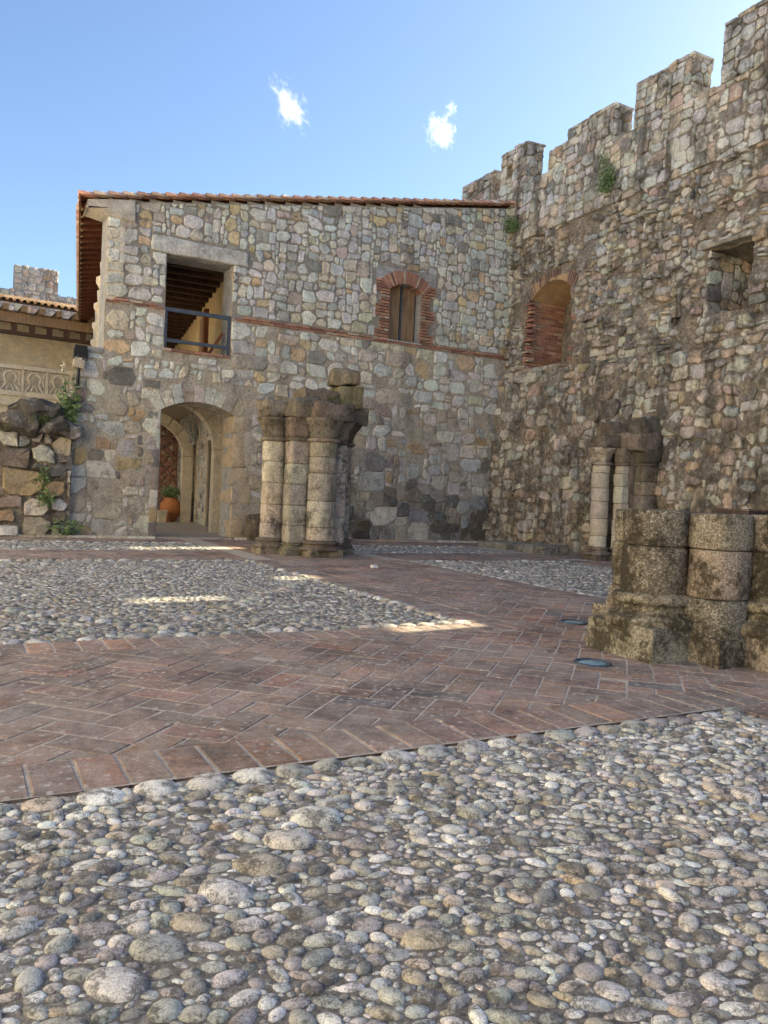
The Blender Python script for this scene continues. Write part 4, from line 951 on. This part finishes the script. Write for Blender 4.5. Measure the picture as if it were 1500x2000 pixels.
for c, sz in (((pc[0] - .58, pc[1] - .02, 2.23), (.44, .46, .24)), ((pc[0] - .3, pc[1] + .38, 2.24), (.4, .42, .28)), ((pc[0] + .1, pc[1] + .55, 2.2), (.62, .5, .26)), ((pc[0] + .58, pc[1] + .1, 2.2), (.46, .68, .26)), ((pc[0] + .1, pc[1] - .3, 2.2), (.9, .8, .25))):
    lump('cap_block', c, sz, 'pier', pier, pick(DK, rp_), .05, 7, rnd_=.18)
lump('loose_block', (pc[0] - .02, pc[1] + .25, 2.43), (.62, .5, .24), 'pier', pier, (.2, .16, .12), .06)
lump('loose_block', (pc[0] + .47, pc[1] + .28, 2.47), (.4, .44, .34), 'pier', pier, (.25, .22, .13), .03, rnd_=.15)
lump('boulder', (pc[0] + .42, pc[1] + .3, 2.79), (.46, .42, .28), 'pier', pier, (.28, .235, .17), .05, 8, .2, .45, sup=5.5, label='rounded boulder perched on the topmost block')
# --- pier stump in the right foreground
sc_ = (-6.46, 11.08)
stump = thing('pier_stump', (*sc_, 0), 'waist-high stump of a clustered stone pier with moulded bases, dark lichen, on the brick paving', 'pier')
MB().lathe((*sc_, 0), [(.42, 0), (.42, .955)], 12, (.26, .21, .15)).build('pier_core', M['stub'], stump)
def stump_base(c, r, pl):
    root = put('base', None, W3((c[0], c[1], 0))[0], stump)
    MB().lathe((c[0], c[1], 0), [(r * 1.42, .2), (r * 1.5, .215), (r * 1.53, .24), (r * 1.48, .268), (r * 1.36, .285), (r * 1.3, .287), (r * 1.18, .3), (r * 1.1, .325), (r * 1.08, .348), (r * 1.14, .352), (r * 1.24, .36), (r * 1.29, .38), (r * 1.28, .402), (r * 1.2, .418), (r * 1.04, .422), (r * .98, .43)], 48, (.33, .285, .205), .005).build('moulding', M['stub'], root, True)
    v, f = rblock((c[0] - pl, c[1] - pl, -.03), (c[0] + pl, c[1] + pl, .225), .012, 7, .03); MB().add(v, f, pick(PAL_S, rp_)).build('plinth', M['stub'], root, True)
for c, r, sq in (((sc_[0] - .56, sc_[1]), .21, None), ((sc_[0], sc_[1] + .56), .21, None), ((sc_[0] + .56, sc_[1]), .21, None), ((sc_[0], sc_[1] - .56), .21, None)):
    rt_ = put('shaft', None, W3((c[0], c[1], .4))[0], stump)
    for z0, z1 in ((.42, .735), (.739, .975)): drum(c, r, z0, z1, 36, 'stub', rt_, PAL_S, .014)
    MB().lathe((c[0], c[1], 0), [(r - .02, .4), (r - .02, .96)], 20, (.2, .16, .11)).build('shaft_core', M['stub'], rt_)
    stump_base(c, r, .295)
for sx in (-1, 1):
    for sy in (-1, 1):
        c = (sc_[0] + sx * .335, sc_[1] + sy * .335); r = .175; rt_ = put('pilaster', None, W3((c[0], c[1], .2))[0], stump)
        for z0, z1 in ((.1, .42), (.424, .735), (.739, .968)): drum(c, r * (1.06 if z0 < .4 else 1), z0, z1, 32, 'stub', rt_, PAL_S, .016, 0.)
        v, f = rblock((c[0] - .2, c[1] - .2, -.03), (c[0] + .2, c[1] + .2, .19), .014, 6, .03); MB().add(v, f, pick(PAL_S, rp_)).build('plinth', M['stub'], rt_, True)
# --- half pier against the castle wall
hc = (-.68, 4.33)
half_pier = thing('engaged_pier', (*hc, 0), 'broken half pier with slender shafts built against the castle wall, blackened top', 'pier')
for c, r, sq in (((hc[0] - .5, hc[1]), .15, None), ((hc[0] - .25, hc[1] + .27), .1, 0.), ((hc[0] + .05, hc[1] + .46), .2, 0.), ((hc[0] - .1, hc[1] - .2), .2, 0.)):
    shaft(half_pier, c, r, .2, 1.68, (.22, .36), 'ashlar' if r < .16 else 'pier', PAL_G if sq is None or r < .15 else DK, square=sq, name='shaft' if sq is None else 'pilaster'); base(half_pier, c, r, 'pier', DK, r * 1.3, sc=.6)
    capital(half_pier, c, r, 1.7, 'pier', DK if sq is not None else PAL_G, .1 if sq is None else .05, hb=.28, square=sq, abacus=False)
for c, sz in (((hc[0] - .36, hc[1] + .05, 2.08), (.62, .4, .22)), ((hc[0] - .05, hc[1] + .4, 2.1), (.55, .55, .3)), ((hc[0] - .2, hc[1] - .05, 2.3), (.55, .45, .26)), ((hc[0] + .1, hc[1] + .35, 2.35), (.45, .5, .32)), ((hc[0] + .12, hc[1] + .1, 1.2), (.6, .7, 2.0))): lump('cap_block', c, sz, 'pier', half_pier, pick(DK, rp_), .07, 5)
# --- loose slabs and blocks
for k, (c, sz, lab) in enumerate((((-1.25, 1.75, .05), (.7, .95, .16), 'flat grey stone slab lying by the wall foot, nearer the house'), ((-1.3, 2.95, .07), (.62, .85, .2), 'flat grey stone slab lying next to the half pier'))):
    v, f = rblock(np.array(c) - np.array(sz) / 2, np.array(c) + np.array(sz) / 2, .04, 5, .25); MB().add(v, f, (.3, .29, .25)).build('stone_slab', M['pier'], None, True, label=lab, category='stone slab', group='slabs by the castle wall')
lump('stone_block', (-6.0, .3, .22), (.55, .4, .5), 'pier', None, (.2, .165, .125), .06, 6, label='dark rough stone block beside the arched doorway', category='stone block')

# ================================================================== RUINED WALL STUB (left)
rr = random.Random(8)
ruin = thing('ruined_wall', (-10.6, .1, 0), 'tumbled stub of a rubble wall with moss and a black boulder on top, left of the house', 'wall')
def rtop(s): return 2.0 if s > -9.75 else (2.12 if s > -10.35 else 2.0 - .55 * min(1, (-10.35 - s) / .8))
def DR(s, z): return .3 + .16 * fbm(s * .9, z * .9, 31) - .13 * z / 2 + .05 * fbm(s * 4, z * 4, 5)
RM = lambda a, b, n: (a, n, b)
v, f = sheet(-13.2, -9.45, 0, 2.0, .08, RM, lambda a, b: DR(a, b) - .02, (), top=rtop); MB().add(v, f).build('earth_face', M['wall_mortar'], ruin, True)
MB().prism([(-13.2, 0), (-9.5, 0), (-9.5, 1.9), (-10.3, 1.95), (-11.2, 1.35), (-13.2, 1.3)], 't', -.7, .06).build('wall_core', M['wall_mortar'], ruin)
items = []
for p in rubble_cells(rubble(-13.2, -9.45, 0, 2.2, .115, SZ_L, rr), (-13.2, -9.45, .01, 2.1), (), (), .018, rr, .07):
    c = np.mean(p, 0)
    if c[1] > rtop(c[0]) - .08 or rr.random() < .12: continue
    items.append((*hewn(p, RM, rr, (.02, .1), DR, .05, .35, .15), pick(PAL_FL + [(2, (.22, .19, .15))], rr)))
spread(ruin, items, 'stone', 'small_stones', M['facade'], 120, False)
for c, sz, tn, a in (((-10.0, .1, 2.12), (.8, .55, .4), (.12, .11, .1), .1), ((-10.28, .12, 1.93), (.6, .6, .36), (.16, .14, .12), .3), ((-9.72, .12, 1.92), (.5, .5, .34), (.13, .12, .11), -.2), ((-9.62, .2, 1.85), (.5, .36, .24), (.26, .25, .23), 0), ((-11.3, .1, 1.5), (.7, .6, .4), (.22, .18, .14), .4)):
    lump('boulder', c, sz, 'wall', ruin, tn, .13, 8, a, .45, sup=3.5)

# ================================================================== PLANTS
def leaves(mb, c, R, n, size, rnd, hang=0., flat=1.):
    for _ in range(n):
        d = np.array([rnd.gauss(0, 1), rnd.gauss(0, 1), rnd.gauss(0, 1)]); d *= rnd.random() ** .4 / np.linalg.norm(d); p = np.array(c) + d * np.array(R)
        a = np.array([rnd.gauss(0, 1), rnd.gauss(0, 1), rnd.gauss(0, .6) - hang]); a /= np.linalg.norm(a); b = np.cross(a, [rnd.gauss(0, 1), rnd.gauss(0, 1), rnd.gauss(0, 1)]); b /= np.linalg.norm(b) + 1e-6; L = size * rnd.uniform(.6, 1.4)
        mb.add([p, p + a * L * .5 + b * L * .22, p + a * L, p + a * L * .5 - b * L * .22], [(0, 1, 2, 3)])
def tuft(c, R, label, n=420, group='tufts growing from the castle wall'):
    t = thing('wall_plant', c, label, 'plant', group); st = MB(); rnd = random.Random(int(c[1] * 100))
    for k in range(16):
        e = np.array(c) + np.array([rnd.uniform(-1, .1) * R[0] * 1.1, rnd.uniform(-1, 1) * R[1], rnd.uniform(-.5, 1.1) * R[2]]); b = np.array(c) + np.array([.12, 0, -.05]); st.tube([b, (b + e) / 2 + np.array([-.04, 0, .03]), e], [.006, .004, .002], 4)
    st.build('stem', M['dry'], t); m = MB(); leaves(m, (c[0] - .1, c[1], c[2]), R, n, .05, rnd); leaves(m, (c[0] - .08, c[1], c[2] - R[2] * .3), (R[0] * .8, R[1] * .75, R[2] * .6), n, .045, rnd); m.build('foliage', M['leaf'], t)
    return t
def wpt(t, z, n=.1): return (batter(z) - n, t, z)
tuft(wpt(3.17, 7.28), (.14, .22, .3), 'green bushy tuft growing high on the castle wall below the battlements', 520)
tuft(wpt(.22, 7.2), (.14, .24, .19), 'green tuft growing on the castle wall in the corner above the house roof', 420)
tuft(wpt(2.98, 7.75, .06), (.08, .16, .24), 'thin grey-green sprig just above the large wall tuft', 90)
sn = thing('flowering_plant', (-9.5, .15, 1.95), 'tall flowering weed with pale blooms beside the black boulder', 'plant'); rnd = random.Random(2); st = MB(); lf = MB(); fl = MB()
for k, (dx, h) in enumerate(((-.12, .95), (.06, 1.1), (.14, .7), (-.02, .6), (-.2, .55))):
    p0 = np.array([-9.5 + dx * .4, .15, 2.0]); p1 = p0 + np.array([dx * .8, .02, h]); st.tube([p0, (p0 + p1) / 2 + np.array([.02, 0, 0]), p1], [.008, .006, .003], 5)
    for j in range(60): q = p0 + (p1 - p0) * rnd.random() * .72; leaves(lf, q, (.05, .05, .03), 1, .1, rnd)
    if h > .9: leaves(fl, p1, (.03, .03, .1), 26, .05, rnd)
st.build('stem', M['leaf'], sn); lf.build('foliage', M['leaf'], sn); fl.build('blossom', M['flower'], sn)
for c, R, n, lab in (((-9.92, .42, 1.0), (.14, .08, .2), 130, 'small green weed in the middle of the ruined wall stub'), ((-9.85, .46, .68), (.16, .1, .16), 160, 'leafy green weed low on the ruined wall stub'), ((-9.5, .36, .2), (.3, .12, .14), 200, 'low weeds at the foot of the ruined wall by the house')):
    w = thing('weed', c, lab, 'plant', 'weeds on the ruined wall'); m = MB(); leaves(m, c, R, n, .07, rnd); m.build('foliage', M['leaf'], w)
m = MB()
for c, R, n in (((-9.95, .38, 1.98), (.3, .08, .1), 500), ((-10.75, .3, 1.85), (.45, .2, .1), 900), ((-10.9, .4, 1.5), (.3, .1, .2), 600)): leaves(m, c, R, n, .035, rnd)
m.build('moss', M['moss'], ruin, kind='stuff')
m = MB(); leaves(m, (pc[0] + .2, pc[1] + .5, 2.42), (.16, .06, .07), 160, .03, rnd); m.build('moss', M['moss'], pier, kind='stuff')

# ================================================================== SMALL THINGS
FX, FZ = -9.36, 3.0
fl_ = thing('floodlight', (FX, .1, FZ - .1), 'black floodlight on a stone bracket at the left corner of the house', 'floodlight')
lump('bracket_stone', (FX - .02, .1, FZ + .02), (.19, .24, .13), 'ashlar', fl_, (.42, .36, .28), .02)
hd = MB(); q = np.array([(-.1, -.04, -.1), (.1, -.04, -.1), (.1, .06, -.1), (-.1, .06, -.1), (-.1, -.04, .08), (.1, -.04, .08), (.1, .08, .1), (-.1, .08, .1)]); hd.hexa(q + np.array([FX, .12, FZ + .24])); hd.build('lamp_head', M['black'], fl_)
for k in range(5): MB().box((FX - .09 + k * .042, .04, FZ + .16), (FX - .08 + k * .042, .078, FZ + .33)).build('cooling_fin', M['black'], fl_)
MB().box((FX - .115, .13, FZ + .1), (FX - .103, .16, FZ + .28)).box((FX + .103, .13, FZ + .1), (FX + .115, .16, FZ + .28)).box((FX - .115, .13, FZ + .085), (FX + .115, .16, FZ + .1)).build('yoke', M['black'], fl_)
MB().tube([(FX - .02, .16, FZ - .04), (FX - .03, .14, FZ - .25), (FX - .03, .14, FZ - .42)], .028, 8).build('bracket_post', M['black'], fl_)
for c, lab in (((-6.66, 9.92), 'round blue-lensed ground light behind the pier stump'), ((-7.68, 11.24), 'round blue-lensed ground light in the brick paving in front of the pier stump')):
    w = W3((*c, 0))[0]; o = thing('ground_light', (*c, .0), lab, 'light fitting', 'round lights set in the paving')
    MB().lathe((*c, 0), [(.118, .0), (.118, .017), (.112, .02), (.098, .02), (.096, .012)], 32, cap=False).build('rim', M['steel'], o, True); MB().lathe((*c, 0), [(.097, .0), (.097, .013), (.06, .0165), (.01, .018)], 32).build('lens', M['lens'], o, True)
v, f = rblock((-.04, -.03, 0), (.04, .03, .05), .045, 6, .4); w = np.array(v); MB().add(w + np.array([-6.35, 5.75, .008]), f).build('crumpled_paper', M['paper'], None, False, label='crumpled scrap of white paper on the brick path', category='litter')
gr = thing('iron_plate', (-6.5, 10.9, .98), 'flat dark iron plate lying on top of the pier stump', 'plate')
MB().box((-6.56, 11.14, .972), (-6.3, 11.44, 1.0)).build('plate', M['iron'], gr)
for k in range(3): MB().box((-6.54 + k * .09, 11.16, 1.002), (-6.5 + k * .09, 11.42, 1.008)).build('rib', M['iron'], gr)
x, y, _ = dep(-6.98, 6.3, 0); urn = thing('terracotta_urn', (x, y, .02), 'round terracotta urn with a leafy plant inside the arched passage', 'pot')
MB().lathe((x, y, .02), [(.1, 0), (.16, .06), (.25, .22), (.28, .36), (.26, .48), (.2, .56), (.17, .59), (.2, .63), (.185, .63), (.15, .58)], 22, cap=False).build('body', M['terracotta'], urn, True)
m = MB(); leaves(m, (x, y, .78), (.26, .26, .18), 260, .1, rnd); m.build('foliage', M['leaf'], urn)
x2, y2, _ = dep(-7.25, 5.9, 0); bk = thing('planter', (x2, y2, .02), 'small square clay planter beside the terracotta urn', 'pot'); MB().lathe((x2, y2, .02), [(.12, 0), (.16, .26), (.18, .26), (.18, .31), (.15, .31), (.14, .27)], 4, cap=False, a0=Q, a1=Q + 2 * math.pi).build('body', M['cream'], bk)
x3, y3, _ = dep(-7.75, 9.9, 0); p3 = thing('flower_pot', (x3, y3, .02), 'terracotta pot in front of the dark hatch at the end of the passage', 'pot'); MB().lathe((x3, y3, .02), [(.13, 0), (.2, .32), (.22, .32), (.22, .38), (.19, .38), (.17, .3)], 18, cap=False).build('body', M['terracotta'], p3, True)

# ================================================================== GALLERY WING AND FAR WALL (left background)
wing = thing('gallery_wing', (-11, -8.5, 0), 'plastered gallery wing with carved stone balustrade under a tiled wooden roof, far left', 'building')
WA = math.radians(4.5); O = np.array([-10.45 + 3.5, -11.3, 0])
O = np.array([(np.array([-9.3, 24.4, 0]) - K) @ U, (np.array([-9.3, 24.4, 0]) - K) @ T, 0])
ca, sa = math.cos(WA), math.sin(WA)
def WG(a, n, z): return (O[0] + a * ca + n * sa, O[1] - a * sa + n * ca, z)   # a along the wing (negative = left), n towards the courtyard
def gbox(m, a0, a1, n0, n1, z0, z1, tint=(.4, .4, .4)): m.hexa([WG(a0, n0, z0), WG(a1, n0, z0), WG(a1, n1, z0), WG(a0, n1, z0), WG(a0, n0, z1), WG(a1, n0, z1), WG(a1, n1, z1), WG(a0, n1, z1)], tint); return m
A0, A1 = -6.5, 1.6
gbox(MB(), A0, A1, -2.2, -1.9, 0, 6.2).build('back_wall', M['plaster_tan'], wing); gbox(MB(), A0, A1, -2.0, .05, 3.1, 3.38).build('floor_slab', M['cream'], wing)
gbox(MB(), A0, A1, -.15, .12, 3.38, 3.52).build('base_rail', M['cream'], wing); gbox(MB(), A0, A1, -.12, .1, 4.16, 4.27).build('top_rail', M['cream'], wing); gbox(MB(), A0, A1, -.3, -.1, 0, 3.1).build('lower_wall', M['cream'], wing)
pw = .66
for k in range(12):
    a = A0 + .1 + k * pw; m = MB(); gbox(m, a, a + .07, -.08, .06, 3.52, 4.16)
    cxx, czz, R_ = a + .07 + (pw - .07) / 2, 3.92, .17
    ring = [WG(cxx + R_ * math.cos(th), 0, czz + R_ * math.sin(th)) for th in np.linspace(-.7 - math.pi / 2 + 1.4, 1.5 * math.pi - .7, 15)]; m.tube(ring, .048, 6)
    for sg in (-1, 1):
        m.tube([WG(cxx + sg * .1, 0, czz - .15), WG(cxx + sg * .17, 0, czz - .27), WG(cxx + sg * .25, 0, 3.53)], .034, 6); m.tube([WG(cxx + sg * .28, 0, czz + .2), WG(cxx + sg * .22, 0, czz - .02), WG(cxx + sg * .27, 0, czz - .22)], .03, 6); m.tube([WG(cxx + sg * .02, 0, czz - .2), WG(cxx + sg * .07, 0, czz - .3), WG(cxx + sg * .1, 0, 3.53)], .026, 6)
    m.build('balustrade_panel', M['cream'], wing)
gbox(MB(), A0, A1, -.15, .1, 5.5, 5.78).build('beam', M['shutter'], wing); gbox(MB(), A0, A1, -.1, .06, 5.16, 5.26).build('lower_beam', M['beam'], wing)
for k in range(17):
    a = A0 + .1 + k * .48; gbox(MB(), a, a + .14, -.1, .05, 5.26, 5.5).build('beam_block', M['beam'], wing); gbox(MB(), a + .2, a + .34, -2, .42, 5.78, 5.95).build('joist', M['shutter'], wing)
q = [WG(A0, .5, 5.97), WG(A1, .5, 5.97), WG(A1, -2.3, 6.62), WG(A0, -2.3, 6.62)]; rf = MB().hexa(q + [(x, y, z + .05) for x, y, z in q]).build('roof', M['beam'], wing); ti = []
PAL_L = [(4, (.55, .38, .2)), (3, (.5, .3, .16)), (2, (.6, .46, .28))]
for k in range(44):
    a = A0 + .05 + k * .185
    for j in range(6):
        n0_, n1_ = .56 - j * .46, .02 - j * .46; z = lambda n: 5.97 + (.5 - n) * .232 + .06
        ti.append(half_tile(WG(a, n0_, z(n0_)), WG(a, n1_, z(n1_) + .01), .085, .07, pick(PAL_L, rh, .2)))
spread(rf, ti, 'roof_tile', 'roof_tiles', M['tile'], 120)
# far battlemented wall
far = thing('far_wall', (-8, -17, 0), 'pale battlemented stone wall rising behind the gallery roof, far left', 'wall'); items = []
FO = np.array([-14.6, 30.2, 0]); fo = np.array([(FO - K) @ U, (FO - K) @ T])
FW = lambda a, b, n: (fo[0] + a, fo[1] + n, b)
PAL_FAR = [(4, (.5, .44, .38)), (2, (.42, .38, .34)), (2, (.5, .38, .3)), (1, (.56, .52, .47))]
m = MB(); m.hexa([FW(-4, 0, -.5), FW(8, 0, -.5), FW(8, 0, -.02), FW(-4, 0, -.02), FW(-4, 8.1, -.5), FW(8, 8.1, -.5), FW(8, 8.1, -.02), FW(-4, 8.1, -.02)])
FMER = [(-3.6, -1.9), (.25, 1.8), (2.55, 4.2), (5.0, 6.7)]
for a, b in FMER: m.hexa([FW(a, 8.1, -.5), FW(b, 8.1, -.5), FW(b, 8.1, -.02), FW(a, 8.1, -.02), FW(a, 9.05, -.5), FW(b, 9.05, -.5), FW(b, 9.05, -.02), FW(a, 9.05, -.02)])
m.build('wall_core', M['mortar'], far)
for p in rubble_cells(rubble(-4, 5, 6.6, 8.2, .1, SZ_TOP, rr), (-4, 5, 6.6, 8.15), (), (), .01, rr): items.append((*hewn(p, FW, rr, (.01, .04)), pick(PAL_FAR, rr)))
for a, b in FMER[:3]:
    for p in rubble_cells(rubble(a, b, 8.15, 9.1, .1, SZ_TOP, rr), (a, b, 8.15, 9.08), (), (), .01, rr): items.append((*hewn(p, FW, rr, (.01, .03)), pick(PAL_FAR, rr)))
    for p in stone_cells(rows(-.5, 0, 8.1, 9.05, .18, .3, .8, 1.3, rr), (-.5, 0, 8.1, 9.05), (), (), .01): items.append((*stone(p, lambda x, y, n, b=b: (fo[0] + b + n, fo[1] + x, y), rr, (.01, .03)), pick(PAL_FAR, rr)))
spread(far, items, 'stone', 'small_stones', M['facade'], 120)

# ================================================================== WEST RANGE (sunlit side of the courtyard, outside the frame)
west = thing('west_range', (-17.8, 8, 0), 'cream plastered two-storey range on the sunny side of the courtyard', 'building')
wb = MB(); ho = [(-2 + k * 3.4, -.6 + k * 3.4, z0, z1) for k in range(8) for z0, z1 in ((.9, 2.9), (4.7, 6.4))]
for r in around(-5, 26, 0, 9, ho): wb.box((-18.4, r[0], r[2]), (-17.8, r[1], r[3]))
wb.build('wall', M['plaster_pale'], west)
for h in ho: MB().box((-18.3, h[0], h[2]), (-18.2, h[1], h[3])).build('shutter', M['shutter'], west)
q = [(-17.3, -5.3, 8.9), (-17.3, 26.3, 8.9), (-22, 26.3, 10.4), (-22, -5.3, 10.4)]; MB().hexa(q + [(x, y, z + .12) for x, y, z in q]).build('roof', M['tile'], west)
# ================================================================== CLOUDS
def cloudmat(name, dens, seed, sc):
    m = bpy.data.materials.new(name); m.use_nodes = True; t = m.node_tree; t.nodes.remove(t.nodes['Principled BSDF']); out = t.nodes['Material Output']
    pv = t.nodes.new('ShaderNodeVolumePrincipled'); pv.inputs['Color'].default_value = (1, 1, 1, 1); pv.inputs['Anisotropy'].default_value = .3
    tc = t.nodes.new('ShaderNodeTexCoord'); ln = t.nodes.new('ShaderNodeVectorMath'); ln.operation = 'LENGTH'; t.links.new(tc.outputs['Object'], ln.inputs[0])
    nn = t.nodes.new('ShaderNodeTexNoise'); nn.noise_dimensions = '4D'; nn.inputs['W'].default_value = seed; nn.inputs['Scale'].default_value = sc; nn.inputs['Detail'].default_value = 8; nn.inputs['Roughness'].default_value = .65; t.links.new(tc.outputs['Object'], nn.inputs['Vector'])
    a = t.nodes.new('ShaderNodeMath'); a.operation = 'MULTIPLY_ADD'; t.links.new(ln.outputs['Value'], a.inputs[0]); a.inputs[1].default_value = -.62; a.inputs[2].default_value = -.5
    b = t.nodes.new('ShaderNodeMath'); b.operation = 'MULTIPLY_ADD'; t.links.new(a.outputs[0], b.inputs[2]); t.links.new(nn.outputs['Fac'], b.inputs[0]); b.inputs[1].default_value = 2.2
    mr = t.nodes.new('ShaderNodeMapRange'); t.links.new(b.outputs[0], mr.inputs[0]); mr.inputs[1].default_value = .24; mr.inputs[2].default_value = .66; nn.inputs['Distortion'].default_value = .9; mr.inputs[3].default_value = 0; mr.inputs[4].default_value = dens; t.links.new(mr.outputs[0], pv.inputs['Density'])
    t.links.new(pv.outputs[0], out.inputs['Volume']); return m
def cloud(c, size, roll, label, seed, dens=.04):
    bpyme = bpy.data.meshes.new('cloud')
    import bmesh
    bm = bmesh.new(); bmesh.ops.create_icosphere(bm, subdivisions=2, radius=1.0); bm.to_mesh(bpyme); bm.free(); bpyme.materials.append(cloudmat('cloud_%d' % seed, dens, seed, 2.2))
    o = put('cloud', bpyme, np.array(c), None, scale=size, rot=(0, roll, 0), label=label, category='cloud', group='small clouds in the sky')
    return o
cloud((-227, 1618, 772), (40.1, 40.1, 77.1), -.5, 'larger white wispy cloud above the house roof', 3); cloud((79, 1617, 732), (43.2, 43.2, 43.2), .5, 'small white cloud near the castle battlements', 5); cloud((99, 1618, 779), (17.5, 17.5, 22.6), -.3, 'tiny wisp of cloud above the small white cloud', 7)
